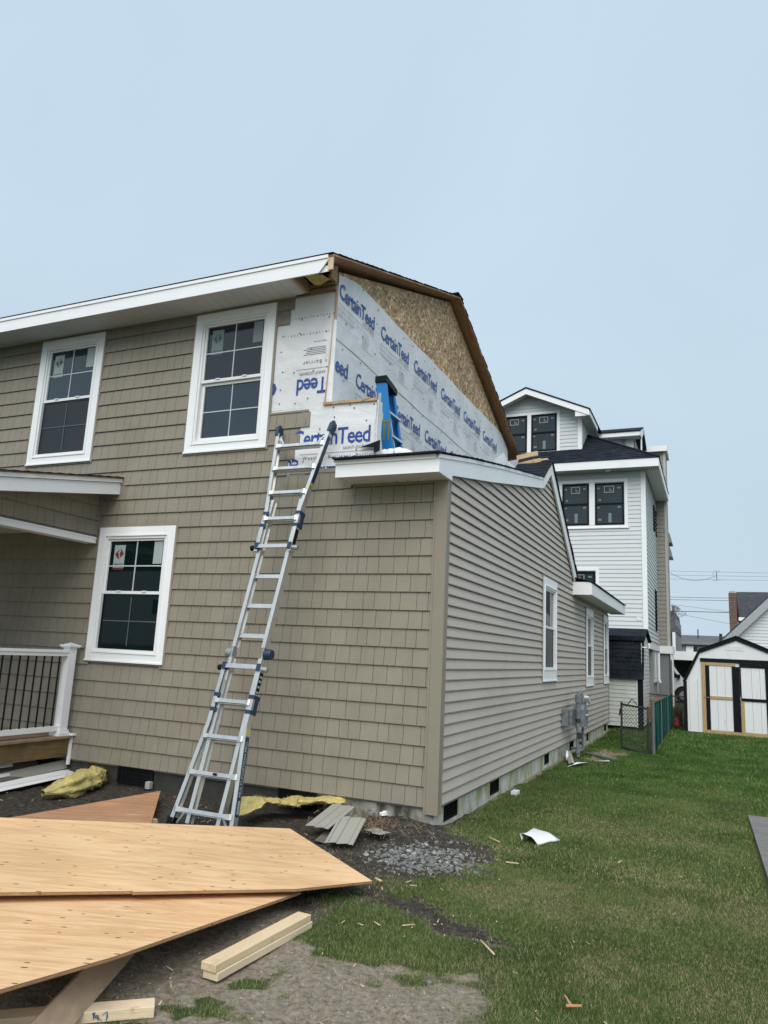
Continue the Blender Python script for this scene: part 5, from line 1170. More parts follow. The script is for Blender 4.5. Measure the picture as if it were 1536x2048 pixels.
t = MB(); t.tube([(.24, 6.75, .90), (.24, 7.0, .95), (.24, 7.05, .8), (.24, 6.95, .6)], .02, 8); t.build('relief_pipe', METER, M)
vinyl('siding_scrap', (.07, 6.1, .10), (.30, -1.3, -.08), (1, .2, .1), .85, [(0, 0), (.05, .02), (.09, .0)], SCRAP, 'bent taupe siding scrap on the grass below the gas meter')
t = MB(); t.add([(.25, 5.15, .02), (.42, 5.35, .07), (.46, 5.85, .03), (.33, 5.55, .05)], [(0, 1, 2, 3)]); tag(t.build('flashing_scrap', WHITE, None), 'flat pale flashing piece at the end of the bent scrap', 'scrap')
t = MB(); t.tube([(.02, 6.35, .10), (.09, 6.1, .13), (.13, 5.85, .10), (.16, 5.75, .04)], .022, 8); tag(t.build('elbow_pipe', WHITE, None, smooth=True), 'short curved white pipe on the grass under the gas meter', 'pipe')
t = MB(); t.beam((.28, 7.1, .02), (.78, 6.55, .02), .10, .03, (1, 0, 0)); tag(t.build('green_board', GREENB, None), 'narrow grey-green board on the grass in front of the gate', 'board')
t = MB(); t.add([(.50, 6.1, .03), (.75, 6.2, .035), (.72, 6.4, .03)], [(0, 1, 2)]); t.add([(.1, 4.7, .04), (.16, 4.72, .07), (.14, 4.8, .05)], [(0, 1, 2)]); tag(t.build('paper_scrap', WHITEP, None), 'small white paper scraps near the gate', 'scrap')
t = MB(); t.box(.10, .17, 2.35, 2.5, .0, .05); tag(t.build('litter_piece', WHITEP, None), 'small crushed white litter by the side foundation', 'litter')

# ------------------------------------------------------------------ gate and fence
Gt = thing('chain_link_gate', 'low chain-link gate with dark frame standing between wall and fence', 'gate', (.96, 8.2, 0))
ga, gb = Vector((.70, 8.40, 0)), Vector((1.20, 8.06, 0)); gu = (gb - ga).normalized(); gl = (gb - ga).length
Fg = fr(ga, gu, (0, 0, 1), gu.cross(Vector((0, 0, 1))))
t = MB(); t.tube([Fg(0, .03, 0), Fg(0, .88, 0)], .020, 8); t.tube([Fg(gl, .0, 0), Fg(gl, .84, 0)], .018, 8); t.tube([Fg(0, .84, 0), Fg(gl, .80, 0)], .018, 8); t.tube([Fg(0, .05, 0), Fg(gl, .0, 0)], .020, 8); t.build('gate_frame', DARKM, Gt)
def chainlink(F, a0, a1, z0, z1, pitch, r_, tz=None):
    t = MB(); h = z1 - z0; n_ = int((a1 - a0 + h) / pitch) + 1
    for k in range(n_):
        for s_ in (0, 1):
            s0 = a0 - h + k * pitch if s_ == 0 else a0 + k * pitch
            pa, pb = (s0, z0), (s0 + h, z1)
            if s_: pb = (s0 - h, z1)
            # clip to [a0,a1]
            (xa, ya), (xb, yb) = pa, pb
            def cl(xa, ya, xb, yb):
                if (xa < a0 and xb < a0) or (xa > a1 and xb > a1): return None
                for lim, sg in ((a0, 1), (a1, -1)):
                    if sg * (xa - lim) < 0: f = (lim - xa) / (xb - xa); xa, ya = lim, ya + (yb - ya) * f
                    if sg * (xb - lim) < 0: f = (lim - xa) / (xb - xa); xb, yb = lim, ya + (yb - ya) * f
                return xa, ya, xb, yb
            c_ = cl(xa, ya, xb, yb)
            if c_ and abs(c_[0] - c_[2]) > .01: t.tube([F(c_[0], c_[1], .002 * (1 if s_ else -1)), F(c_[2], c_[3], .002 * (1 if s_ else -1))], r_, 4)
    return t
chainlink(Fg, .02, gl - .02, .03, .84, .072, .0036).build('wire_mesh', mat('green_wire', (.022, .045, .034), .5, .1, 9.), Gt, kind='stuff')
t = MB(); t.tube([Fg(.16, .86, 0), Fg(.25, .95, 0), Fg(.36, .86, 0)], .010, 6); t.tube([Fg(-.03, .62, .03), Fg(.0, .76, .03)], .014, 6); t.build('gate_latch', DARKM, Gt)
t = MB(); t.tube([Fg(gl + .01, .62, 0), Fg(gl + .01, .82, 0)], .026, 8); t.build('gate_hinge', mat('rusty_hinge', (.12, .06, .04), .8, .3, 20.), Gt)
Fc = thing('chain_link_fence', 'chain-link fence with teal privacy slats running back to the white shed', 'fence', (1.28, 11.5, 0))
FF = fr((1.285, 8.05, 0), (-.001, 1, 0), (0, 0, 1), (1, 0, 0))
for k, (a, r_, h) in enumerate(((0, .034, .97), (2.3, .022, .88), (4.6, .022, .87), (6.95, .025, 1.75))):
    t = MB(); t.tube([FF(a, -.05, 0), FF(a, h, 0)], r_, 10); t.tube([FF(a, h, 0), FF(a, h + .02, 0)], r_ * 1.15, 10, r_ * .4); t.build('fence_post', GALV, Fc)
t = MB(); t.tube([FF(.1, .90, 0), FF(6.95, .86, 0)], .014, 8); t.build('top_rail', TEAL, Fc)
chainlink(FF, .12, 6.9, .05, .88, .075, .0026).build('wire_mesh', TEAL, Fc, kind='stuff')
sl0 = MB(); sl0.box(-.004, .004, -.016, .016, .0, .80); first = None
for k in range(84):
    a = .42 + k * .078; bow = .05 * math.sin(k * 1.7) * (1 if k < 6 else .2)
    if first is None: first = sl0.build('slat', TEAL, Fc, origin=(0, 0, 0)); o = first
    else: o = first.copy(); SC.collection.objects.link(o)
    p = FF(a, .07, random.uniform(-.004, .004)); o.parent = Fc; o.location = p - wloc(Fc); o.rotation_euler = (random.uniform(-.02, .02), 0, random.uniform(-.5, .5))
for k, (y0_, yy) in enumerate(((.10, .0), (.20, .03), (.28, .05))):
    t = MB(); t.tube([FF(.12 + k * .07, .85, .01), FF(.16 + k * .09, .5, .05), FF(.26 + k * .12, .05, .03)], .010, 5); t.build('slat', TEAL, Fc, label='loose bent slat near the gate post')
# back fence behind
Bf = thing('chain_link_fence', 'dark chain-link fence crossing behind the sheds', 'fence', (.9, 15.2, 0))
FB = fr((.30, 15.2, 0), (1, 0, 0), (0, 0, 1), (0, -1, 0))
t = MB(); t.tube([FB(0, .84, 0), FB(1.40, .80, 0)], .016, 8); t.build('top_rail', DARKM, Bf)
chainlink(FB, .0, 1.4, .05, .82, .075, .0035).build('wire_mesh', DARKM, Bf, kind='stuff')
t = MB(); t.box(.35, 1.22, 15.95, 16.2, .02, .70)
for q in range(6): t.box(.34, 1.23, 15.93, 15.95, .04 + q * .11, .13 + q * .11)
tag(t.build('board_stack', ORANGE, None), 'orange-brown board stack seen through the back fence', 'boards')
# bush + red can
B_ = thing('bush', 'leafless brown bush between the teal fence and the white shed', 'bush', (1.42, 15.3, 0))
t = MB()
for k in range(260):
    a = random.uniform(0, 6.28); l_ = random.uniform(.25, .62); x_, y_ = 1.42 + random.gauss(0, .05), 15.45 + random.gauss(0, .1); p1 = Vector((x_ + math.cos(a) * .14 * random.random(), y_ + math.sin(a) * .2, l_)); t.tube([(x_, y_, 0), (x_ * .5 + p1.x * .5, y_ * .5 + p1.y * .5, l_ * .6), p1], .006, 3, .002)
t.build('branches', TWIG, B_)
t = MB(); t.tube([(1.42, 15.45, 0), (1.42, 15.45, .2)], .025, 6); t.build('trunk', TWIG, B_)
t = MB(); t.tube([(1.385, 14.75, .09), (1.385, 14.75, .2), (1.385, 14.75, .30)], .085, 10, .02); tag(t.build('red_marker', REDP, None), 'small red plastic cone under the brown bush', 'cone')

# ------------------------------------------------------------------ white gambrel shed
S0 = Vector((1.645, 13.95, 0)); su = Vector((.965, .0, 0)); sn = Vector((0, -1, 0))
Sh = thing('garden_shed', 'white gambrel garden shed with black trim and double doors, new tan door boards', 'shed', S0 + su * 1.25)
FS = fr(S0, su, (0, 0, 1), sn); DEP = -2.6
g1 = [(.02, 0.02), (2.5, .02), (2.5, 1.24), (2.14, 2.02), (1.255, 2.36), (.37, 2.02), (.02, 1.24)]
t = MB(); t.prism(g1, DEP, 0, FS); t.build('shed_body', SHED_W, Sh)
t = MB()
xg = .10
while xg < 2.45: t.box(xg - .004, xg + .004, .04, 1.3, .0, .0016, FS); xg += .203
t.build('board_groove', mat('shed_groove', (.33, .34, .34), .8, .1, 5.), Sh)
gp = [(-.05, 1.235), (.355, 2.035), (1.255, 2.40), (2.155, 2.035), (2.56, 1.235)]
t = MB()
def off(pts, d):
    return [(a + (0.045 if i == 0 else .02 if i == 1 else 0 if i == 2 else -.02 if i == 3 else -.045) * d, c - (.02 if i in (0, 4) else .055 if i in (1, 3) else .075) * d) for i, (a, c) in enumerate(pts)]
inn = off(gp, 1.35)
for i in range(4): t.prism([gp[i], gp[i + 1], inn[i + 1], inn[i]], .001, .035, FS)
t.box(-.04, .045, .02, 1.235, .001, .03, FS); t.box(2.465, 2.55, .02, 1.235, .001, .03, FS); t.build('black_trim', BLACKP, Sh)
t = MB()
for i in range(4): t.prism([gp[i], gp[i + 1], (gp[i + 1][0], gp[i + 1][1] + .02), (gp[i][0], gp[i][1] + .02)], DEP - .05, .05, FS)
t.build('shed_roof', SHNG, Sh)
t = MB(); t.box(.385, 2.20, 1.745, 1.835, .002, .030, FS); t.build('door_header', BLACKP, Sh)
t = MB(); t.box(.405, .495, -.01, 1.735, .002, .028, FS); t.build('door_post', PT, Sh, label='new tan door post at the left')
t = MB(); t.box(.50, 1.215, 1.66, 1.735, .002, .026, FS); t.build('door_rail', PT, Sh, label='new tan strip above the left door')
def door(x0, x1, lab, left):
    d = MB(); d.box(x0, x1, .10, 1.655, .002, .012, FS); dd = d.build('door', SHED_W, Sh, label=lab)
    q = MB()
    for xx in (x0 + .27, x0 + .46): q.box(xx - .004, xx + .004, .12, 1.64, .012, .0136, FS)
    q.build('board_groove', MATS['shed_groove'], dd)
    return dd
d1 = door(.50, 1.30, 'left shed door with one black stile pair and tan rails', 1); d2 = door(1.305, 2.03, 'right shed door with a tan lower stile', 0)
for (a, c, z0_, z1_, mt, par) in ((.50, .595, .10, 1.655, BLACKP, d1), (1.125, 1.30, .09, 1.655, BLACKP, d1), (.597, 1.123, .845, .915, PT, d1), (1.305, 1.335, .85, 1.655, BLACKP, d2), (1.335, 1.885, .835, .905, BLACKP, d2), (1.885, 2.03, .09, 1.655, BLACKP, d2), (1.305, 1.39, .09, .83, PT, d2), (1.305, 2.03, 1.645, 1.74, BLACKP, d2)):
    q = MB(); q.box(a, c, z0_, z1_, .0125, .030, FS); q.build('door_stile' if z1_ - z0_ > .3 else 'door_rail', mt, par)
t = MB(); t.box(.50, 1.30, -.02, .085, .002, .03, FS); t.box(1.305, 2.1, -.03, .085, .002, .03, FS); t.build('door_sill', PT, Sh)
for a, c in ((.47, .875), (1.98, .86)):
    t = MB(); t.box(a - .02, a + .12, c - .012, c + .012, .031, .036, FS); t.build('strap_hinge', GALV, Sh)
t = MB(); t.box(1.295, 1.315, .84, .93, .031, .05, FS); t.build('door_latch', ALUD, Sh)
t = MB(); t.box(.99, 1.43, 2.045, 2.175, .001, .006, FS); 
for q in range(5): t.box(1.0, 1.42, 2.06 + q * .022, 2.066 + q * .022, .006, .009, FS)
t.build('gable_vent', SHED_W, Sh)

# ------------------------------------------------------------------ small black-roofed shed
K = thing('small_outbuilding', 'small white clapboard shed with steep black shingle roof behind the gate', 'shed', (.0, 13.8, 0))
t = MB(); t.box(-1.8, .68, 13.02, 15.4, .08, 1.24); t.prism([(13.02, 1.24), (15.4, 1.24), (15.4, 2.2), (14.2, 2.45), (13.28, 2.22)], -1.8, .68, Fr); t.build('shed_body', WSIDE2, K)
FK = fr((0, 13.02, 0), (1, 0, 0), (0, 0, 1), (0, -1, 0)); FKs = fr((.68, 0, 0), (0, 1, 0), (0, 0, 1), (1, 0, 0))
for k in range(12):
    z_ = .09 + k * .0975
    t = MB(); t.add([FK(-1.8, z_, 0), FK(.555, z_, 0), FK(-1.8, z_, .014), FK(.555, z_, .014), FK(-1.8, z_ + .0975, .001), FK(.555, z_ + .0975, .001)], [(0, 1, 3, 2), (2, 3, 5, 4), (1, 5, 3)]); t.build('siding_plank', WSIDE2, K)
for k in range(21):
    z_ = .09 + k * .0975
    t = MB(); t.add([FKs(13.06, z_, 0), FKs(15.4, z_, 0), FKs(13.06, z_, .014), FKs(15.4, z_, .014), FKs(13.06, z_ + .0975, .001), FKs(15.4, z_ + .0975, .001)], [(0, 1, 3, 2), (2, 3, 5, 4), (0, 2, 4)]); t.build('siding_plank', WSIDE2, K)
t = MB(); t.box(.56, .590, 12.99, 13.019, .08, 1.24); t.build('corner_board', WHITE, K)
t = MB(); t.box(.592, .70, 12.975, 13.019, .02, 1.24); t.box(.696, .715, 12.975, 13.06, .02, 1.24); t.build('black_trim', BLACKP, K)
t = MB()
for k in range(9):
    f0, f1 = k / 9, (k + 1) / 9; ya, za, yb, zb = 12.94 + .32 * f0, 1.235 + .95 * f0, 12.94 + .32 * f1, 1.235 + .95 * f1
    x_ = -1.85 - random.random() * .2
    while x_ < .72:
        w_ = random.uniform(.18, .34); xe = min(x_ + w_, .735); th = random.choice((.012, .020)); t.add([(x_, ya, za), (xe - .004, ya, za), (x_, ya - th, za), (xe - .004, ya - th, za), (x_, yb - .002, zb + .01), (xe - .004, yb - .002, zb + .01)], [(0, 1, 3, 2), (2, 3, 5, 4), (0, 2, 4), (1, 5, 3)]); x_ += w_
t.build('roof_shingles', SHNG, K, kind='stuff')
t = MB(); t.prism([(13.22, 2.19), (14.2, 2.50), (15.5, 2.2), (15.5, 2.23), (14.2, 2.53), (13.20, 2.235)], -1.85, .76, Fr); t.box(-1.85, .765, 13.19, 13.215, 2.185, 2.30); t.build('shed_roof', SHNG, K)
t = MB(); t.prism([(12.93, 1.235), (13.0, 1.22), (13.34, 2.17), (13.24, 2.21)], .70, .738, Fr); t.build('black_trim', BLACKP, K)
t = MB(); t.box(.68, .80, 13.18, 13.30, 2.01, 2.04); t.build('downspout_bracket', WHITE, K)

# ------------------------------------------------------------------ white three-storey house
Wh = thing('white_house', 'tall white clapboard house with black windows, dormers and taupe chimney chase', 'house', (-2.5, 23, 0))
X1, Y1 = .27, 20.5
FH = fr((0, Y1, 0), (1, 0, 0), (0, 0, 1), (0, -1, 0)); FHs = fr((X1, 0, 0), (0, 1, 0), (0, 0, 1), (1, 0, 0))
t = MB(); t.box(-9, X1, Y1, 31, 2.3, 8.62); t.build('wall', WSIDE, Wh)
wins = [(-2.74, -1.535, 6.40, 8.17), (-1.535, -.33, 6.40, 8.17), (-2.75, -1.36, 4.0, 4.93)]
z_ = 2.47
def clap(F, a, c, z0, z1, mt, par, d=.014):
    t = MB(); t.add([F(a, z0, 0), F(c, z0, 0), F(a, z0, d + .003), F(c, z0, d + .003), F(a, z1, .002), F(c, z1, .002)], [(0, 1, 3, 2), (2, 3, 5, 4), (1, 5, 3), (0, 2, 4)]); return t.build('siding_plank', mt, par)
while z_ < 8.45:
    z1 = z_ + .152
    for a, c in cut([(-6, X1 - .14)], [(-2.74, -.33, 6.40, 8.17), wins[2]], z_, z1, .03): clap(FH, a, c, z_, z1, WSIDE, Wh, .018)
    for a, c in cut([(Y1 + .14, 30.9)], [(24.2, 24.9, 6.9, 8.0), (25.5, 26.1, 6.9, 8.0), (24.3, 25.0, 2.9, 4.6)], z_, z1, .03): clap(FHs, a, c, z_, z1, WSIDE, Wh, .022)
    z_ = z1
t = MB(); t.box(X1 - .13, X1 + .03, Y1 - .03, Y1, 2.45, 8.5); t.box(X1, X1 + .03, Y1 + .0, Y1 + .13, 2.45, 8.5); t.build('corner_board', WHITE, Wh)
def bwin(F, x0, x1, z0, z1, par, trim=True, d=0.0, st=True):
    t = MB(); frame(t, F, x0, x1, z0, z1, .055, d, d + .05); zm = (z0 + z1) / 2; t.box(x0 + .055, x1 - .055, zm - .03, zm + .03, d, d + .045, F); w = t.build('window', BLACKP, par)
    for a, c in ((z0 + .055, zm - .03), (zm + .03, z1 - .055)):
        q = MB(); q.box(x0 + .055, x1 - .055, a, c, d + .012, d + .018, F); q.build('pane', GLASS_D, w)
    if st:
        q = MB(); u_, v_ = x1 - x0, z1 - z0
        for (a, c, ww, hh) in ((.10, .86, .07, .035), (.80, .86, .09, .04), (.14, .58 + .0, .07, .04), (.10, .40, .06, .03), (.80, .40, .09, .04), (.12, .10, .10, .05)): q.box(x0 + a * u_ - .02, x0 + (a + ww) * u_, z0 + c * v_, z0 + (c + hh) * v_, d + .0185, d + .0205, F)
        q.box(x0 + .46 * u_, x0 + .57 * u_, z0 + .06 * v_, z0 + .28 * v_, d + .0185, d + .0205, F); q.build('sticker_patches', STICKD, w, kind='stuff')
        q = MB(); frame(q, F, x0 + .32 * u_, x0 + .66 * u_, z0 + .77 * v_, z0 + .93 * v_, .02, d + .0185, d + .0205); q.build('sticker', STICK, w)
        q = MB(); q.prism([(x0 + .49 * u_, z0 + .905 * v_), (x0 + .62 * u_, z0 + .80 * v_), (x0 + .49 * u_, z0 + .80 * v_)], d + .0185, d + .0205, F); q.build('sticker', mat('rust_sticker', (.22, .13, .11), .5, .05, 5.) if 'rust_sticker' not in MATS else MATS['rust_sticker'], w)
    return w
bwin(FH, -2.62, -1.665, 6.51, 8.06, Wh); bwin(FH, -1.45, -.44, 6.50, 8.05, Wh); bwin(FH, -2.6, -1.455, 3.2, 4.81, Wh)
t = MB(); frame(t, FH, -2.75, -.31, 6.38, 8.20, .11, 0, .035); t.box(-1.66, -1.455, 6.50, 8.08, 0, .033, FH); t.box(-2.78, -.27, 6.37, 6.41, .035, .06, FH); t.build('window_trim', WHITE, Wh)
t = MB(); frame(t, FH, -2.72, -1.33, 3.1, 4.95, .11, 0, .035); t.build('window_trim', WHITE, Wh)
t = MB(); t.box(-3, -1.3, Y1 - .02, Y1 - .001, 3.2, 4.81); 
for a, c, z0, z1 in ((24.25, 24.85, 6.95, 7.95), (25.55, 26.05, 6.95, 7.95)): bwin(FHs, a, c, z0, z1, Wh, st=False)
bwin(FHs, 24.3, 25.0, 2.95, 4.55, Wh, st=False)
# base band, piers
t = MB(); t.box(-6, X1 + .07, Y1 - .06, Y1, 2.16, 2.45); t.box(X1, X1 + .07, Y1, 31, 2.16, 2.45); t.box(-6, X1 + .10, Y1 - .09, Y1 - .001, 2.45, 2.48); t.box(X1 + .001, X1 + .10, Y1, 31, 2.451, 2.48); t.build('band_board', WHITE, Wh)
t = MB(); t.box(-3, .12, Y1 + .1, Y1 + .4, -.1, 2.16); t.box(.0, X1, Y1 + .0, Y1 + .5, -.1, 2.16); t.box(.10, .30, 22.4, 22.7, -.1, 2.16); t.build('pier', GREYC, Wh)
t = MB(); t.box(-.6, .28, 22.8, 25.2, 1.05, 2.16); t.box(-.6, .33, 22.75, 25.2, .98, 1.05); t.build('bay_box', WSIDE, Wh)
t = MB(); t.box(-.6, .25, 22.8, 25.2, .6, .97); t.box(-.3, .26, 22.7, 25.3, -.1, .6); t.build('bay_base', GREYC, Wh)
t = MB(); t.box(.29, .31, 23.7, 24.0, 1.15, 2.1); t.tube([(.36, 24.6, 2.1), (.36, 24.6, 1.1), (.40, 24.6, .95)], .05, 6); t.build('downspout', WHITE, Wh)
# chase
t = MB(); t.box(.27, .70, 26.0, 27.4, 2.35, 10.75); t.build('chimney_chase', CHASE, Wh)
FCh = fr((0, 26.0, 0), (1, 0, 0), (0, 0, 1), (0, -1, 0))
t = MB(); z_ = 2.5
while z_ < 10.6: t.add([FCh(.27, z_, 0), FCh(.62, z_, 0), FCh(.27, z_, .02), FCh(.62, z_, .02), FCh(.27, z_ + .178, .002), FCh(.62, z_ + .178, .002)], [(0, 1, 3, 2), (2, 3, 5, 4), (1, 5, 3)]); z_ += .178
t.build('chase_siding', CHASE, Wh)
t = MB(); t.box(.62, .72, 25.97, 26.05, 2.35, 10.7); t.build('corner_board', mat('pale_taupe_trim', (.45, .44, .40), .6, .04, 3.), Wh)
t = MB(); t.box(.04, .80, 25.8, 27.5, 10.62, 10.86); t.build('chase_cap', WHITE, Wh)
t = MB(); t.box(.04, .28, 25.95, 27.4, 9.0, 10.63); t.build('chimney_chase', CHASE, Wh)
t = MB(); t.box(.20, .82, 25.88, 27.5, 2.10, 2.40); t.build('band_board', WHITE, Wh)
t = MB(); t.box(.24, .66, 26.0, 27.3, -.1, 2.10); t.build('pier', GREYS, Wh)
t = MB(); t.box(.76, .82, 26.0, 26.5, -.1, 2.1); t.build('pier', WHITE, Wh)
# eave
t = MB(); t.box(-9, .80, 19.86, 19.90, 8.44, 8.74); t.box(.76, .80, 19.90, 26.0, 8.44, 8.74); t.build('fascia', WHITE, Wh)
t = MB(); t.box(-9, .759, 19.90, Y1 - .035, 8.46, 8.48); t.box(X1 + .04, .759, Y1 - .035, 26.0, 8.46, 8.48); t.build('soffit', SOFFIT, Wh)
t = MB()
for k in range(90): t.box(-5.5 + k * .07, -5.5 + k * .07 + .03, 19.95, Y1 - .05, 8.452, 8.460)
t.build('soffit_slots', GREYC, Wh, kind='stuff')
t = MB(); t.box(-1.02, -.86, 20.0, 20.2, 8.40, 8.452); t.build('soffit_light', WHITE, Wh)
# main hip roof
def roof_plane(t, A, B, C, D, n_, tabw=.33, th=.02):
    """A-B eave, D-C ridge (A below D); courses with ragged tabs"""
    A, B, C, D = map(Vector, (A, B, C, D)); nr = (B - A).cross(D - A).normalized()
    if nr.z < 0: nr = -nr
    for k in range(n_):
        f0, f1 = k / n_, (k + 1.08) / n_; a0, b0, a1, b1 = A.lerp(D, f0), B.lerp(C, f0), A.lerp(D, min(f1, 1)), B.lerp(C, min(f1, 1)); L_ = (b0 - a0).length
        m_ = max(1, int(L_ / tabw)); cuts = sorted([0, 1] + [min(.999, max(.001, (i + random.uniform(-.3, .3)) / m_)) for i in range(1, m_)])
        for c0, c1 in zip(cuts[:-1], cuts[1:]):
            hh = random.choice((.4, 1.0)) * th; p, q, r_, s_ = a0.lerp(b0, c0), a0.lerp(b0, c1), a1.lerp(b1, c1), a1.lerp(b1, c0)
            t.add([p, q, p + nr * hh, q + nr * hh, r_ + nr * .003, s_ + nr * .003], [(0, 1, 3, 2), (2, 3, 4, 5), (1, 4, 3), (0, 2, 5)])
t = MB()
roof_plane(t, (-8, 19.84, 8.74), (.82, 19.84, 8.74), (-3.4, 24.0, 11.42), (-8, 24.0, 11.42), 24)
roof_plane(t, (.82, 19.84, 8.74), (.82, 26, 8.74), (-3.4, 26.0, 11.42), (-3.4, 24.0, 11.42), 24)
t.build('roof_shingles', SHNG, Wh, kind='stuff')
t = MB(); t.add([(-8, 19.86, 8.735), (.80, 19.86, 8.735), (.80, 26, 8.735), (-3.4, 26, 11.40), (-3.4, 24, 11.40), (-8, 24, 11.40)], [(0, 1, 4, 5), (1, 2, 3, 4)]); t.build('roof', SHNG, Wh)
t = MB(); t.tube([(.82, 19.84, 8.765), (-3.4, 24, 11.45)], .05, 6); t.build('hip_cap', SHNG, Wh)
# front dormer
YD = 21.2
FD = fr((0, YD, 0), (1, 0, 0), (0, 0, 1), (0, -1, 0)); FDs = fr((-2.05, 0, 0), (0, 1, 0), (0, 0, 1), (1, 0, 0))
t = MB(); t.prism([(-6.15, 9.35), (-2.05, 9.35), (-2.05, 11.0), (-4.10, 11.95), (-6.15, 11.0)], -3, 0, FD); t.build('dormer_wall', WSIDE, Wh)
z_ = 9.60
while z_ < 11.85:
    hw = 2.0 if z_ < 10.95 else 2.0 - (z_ - 10.95) * 2.15
    for a, c in cut([(-4.10 - hw, -4.10 + hw - .0)], [(-5.28, -2.95, 9.5, 11.22)], z_, z_ + .152, .03):
        c = min(c, -2.19)
        if c - a > .1: clap(FD, a, c, z_, z_ + .152, WSIDE, Wh, .018)
    if z_ < 10.9: clap(FDs, YD + .1, YD + 2.4, z_, z_ + .152, WSIDE, Wh, .018)
    z_ += .152
bwin(FD, -5.17, -4.15, 9.62, 11.12, Wh, d=.0); bwin(FD, -3.98, -2.99, 9.62, 11.13, Wh, d=.0)
t = MB(); frame(t, FD, -5.30, -2.86, 9.50, 11.25, .11, 0, .035); t.box(-4.145, -3.985, 9.61, 11.14, 0, .033, FD); t.box(-5.6, -2.05, 9.40, 9.48, .0, .04, FD); t.build('window_trim', WHITE, Wh)
t = MB(); t.box(-2.18, -2.03, YD - .03, YD, 9.45, 11.0); t.box(-2.05, -2.02, YD + .0, YD + .1, 9.45, 11.0); t.build('corner_board', WHITE, Wh)
t = MB()
F3 = fr((0, YD - .52, 0), (1, 0, 0), (0, 0, 1), (0, 1, 0))
t.prism([(-6.55, 10.78), (-4.10, 11.86), (-1.68, 10.78), (-1.68, 11.0), (-4.10, 12.09), (-6.55, 11.0)], 0, .04, F3); t.box(-2.2, -1.68, YD - .49, YD - .47, 10.78, 10.98); t.build('rake_board', WHITE, Wh)
t = MB(); t.prism([(-6.5, 10.86), (-4.10, 11.93), (-1.72, 10.86), (-1.72, 10.89), (-4.10, 11.96), (-6.5, 10.89)], .041, .50, F3); t.box(-2.04, -1.70, YD - .44, YD + 2.6, 10.78, 10.80); t.build('soffit', SOFFIT, Wh)
t = MB(); t.prism([(-6.6, 11.0), (-4.10, 12.10), (-1.63, 11.0), (-1.63, 11.04), (-4.10, 12.15), (-6.6, 11.04)], -.03, 3.4, F3); t.build('dormer_roof', SHNG, Wh)
t = MB(); t.box(-1.70, -1.66, YD - .46, YD + 1.7, 10.80, 10.99); t.build('fascia', WHITE, Wh)
# side dormer at the right slope
t = MB(); t.box(-2.4, -.42, 24.3, 26.6, 9.8, 10.95); t.build('dormer_wall', WSIDE, Wh)
t = MB(); t.box(-2.6, -.14, 23.9, 23.94, 10.82, 11.0); t.prism([(23.94, 10.80), (24.4, 10.80), (24.4, 10.82), (23.94, 10.82)], -2.5, -.16, Fr); t.build('fascia', WHITE, Wh)
t = MB(); t.prism([(23.86, 11.0), (25.4, 11.58), (27.0, 11.0), (27.0, 11.04), (25.4, 11.62), (23.86, 11.04)], -2.9, -.10, Fr); t.build('dormer_roof', SHNG, Wh)
t = MB(); t.prism([(23.9, 11.0), (25.4, 11.56), (25.4, 11.3), (24.6, 10.90), (24.6, 9.95), (24.3, 9.95), (24.3, 10.8), (23.95, 10.82)], -.14, -.10, Fr); t.build('rake_board', WHITE, Wh)
t = MB(); t.box(-.9, -.72, 24.26, 24.29, 10.0, 10.8); t.box(-.42, -.40, 24.3, 26.4, 9.9, 10.9); t.build('corner_board', GREYC, Wh)
# small side balconies/eaves seen past the chase
for z_ in (7.6, 6.95):
    t = MB(); t.prism([(.40, z_ - .45), (.76, z_ - .45), (.66, z_), (.50, z_ + .1)], 0, 1.2, fr((0, 29, 0), (1, 0, 0), (0, 0, 1), (0, 1, 0))); t.build('bracket_roof', GREYS, Wh)
t = MB(); t.box(-1.02 + .95, -1.02 + 1.10, Y1 - .03, Y1 - .005, 3.10, 3.22); t.build('outlet_box', WHITEP, Wh)

# ------------------------------------------------------------------ neighbour gable on the right
Nb = thing('neighbour_house', 'white clapboard gable with wide silver rake board behind the gambrel shed', 'house', (5.5, 24, 0))
FN = fr((0, 22, 0), (1, 0, 0), (0, 0, 1), (0, -1, 0))
t = MB(); t.prism([(2.95, 0), (8.3, 0), (8.3, 2.6), (5.65, 5.3), (2.95, 2.6)], -7, 0, FN); t.build('wall', WSIDE, Nb)
for k in range(30):
    z_ = 2.3 + k * .11; hw = max(.05, (5.35 - z_) * .98); a, c = 5.65 - min(hw, 2.68), 5.65 + min(hw, 2.68); clap(FN, a, c, z_, z_ + .11, WSIDE, Nb, .014)
t = MB(); t.prism([(2.55, 2.50), (2.75, 2.35), (5.65, 5.28), (8.55, 2.35), (8.75, 2.50), (5.65, 5.60)], .02, .25, FN); t.build('rake_board', ALUD, Nb)
t = MB(); t.prism([(2.55, 2.50), (5.65, 5.60), (8.75, 2.50), (8.75, 2.56), (5.65, 5.66), (2.55, 2.56)], -7, .26, FN); t.build('roof', SHNGF, Nb)
t = MB(); t.box(3.3, 8.3, 21.7, 21.99, 2.18, 2.26); t.build('soffit', GREYS, Nb)
Nr = thing('dark_roof_house', 'house with faded black roof and tall brick chimney behind the silver rake', 'house', (5.5, 40, 0))
t = MB(); t.box(3.62, 10, 38.6, 46, 0, 4.2); t.build('wall', CREAM, Nr)
t = MB(); t.prism([(38.2, 4.35), (41.5, 6.05), (41.5, 6.0), (38.2, 4.30)], 3.66, 10.5, Fr); t.prism([(38.0, 4.35), (41.2, 5.98), (44.5, 4.35), (44.5, 4.45), (41.2, 6.08), (38.0, 4.45)], 3.66, 10.5, Fr); t.build('roof', SHNGF, Nr)
t = MB(); t.box(3.64, 10.5, 37.96, 38.0, 4.22, 4.40); t.build('gutter', WHITE, Nr)
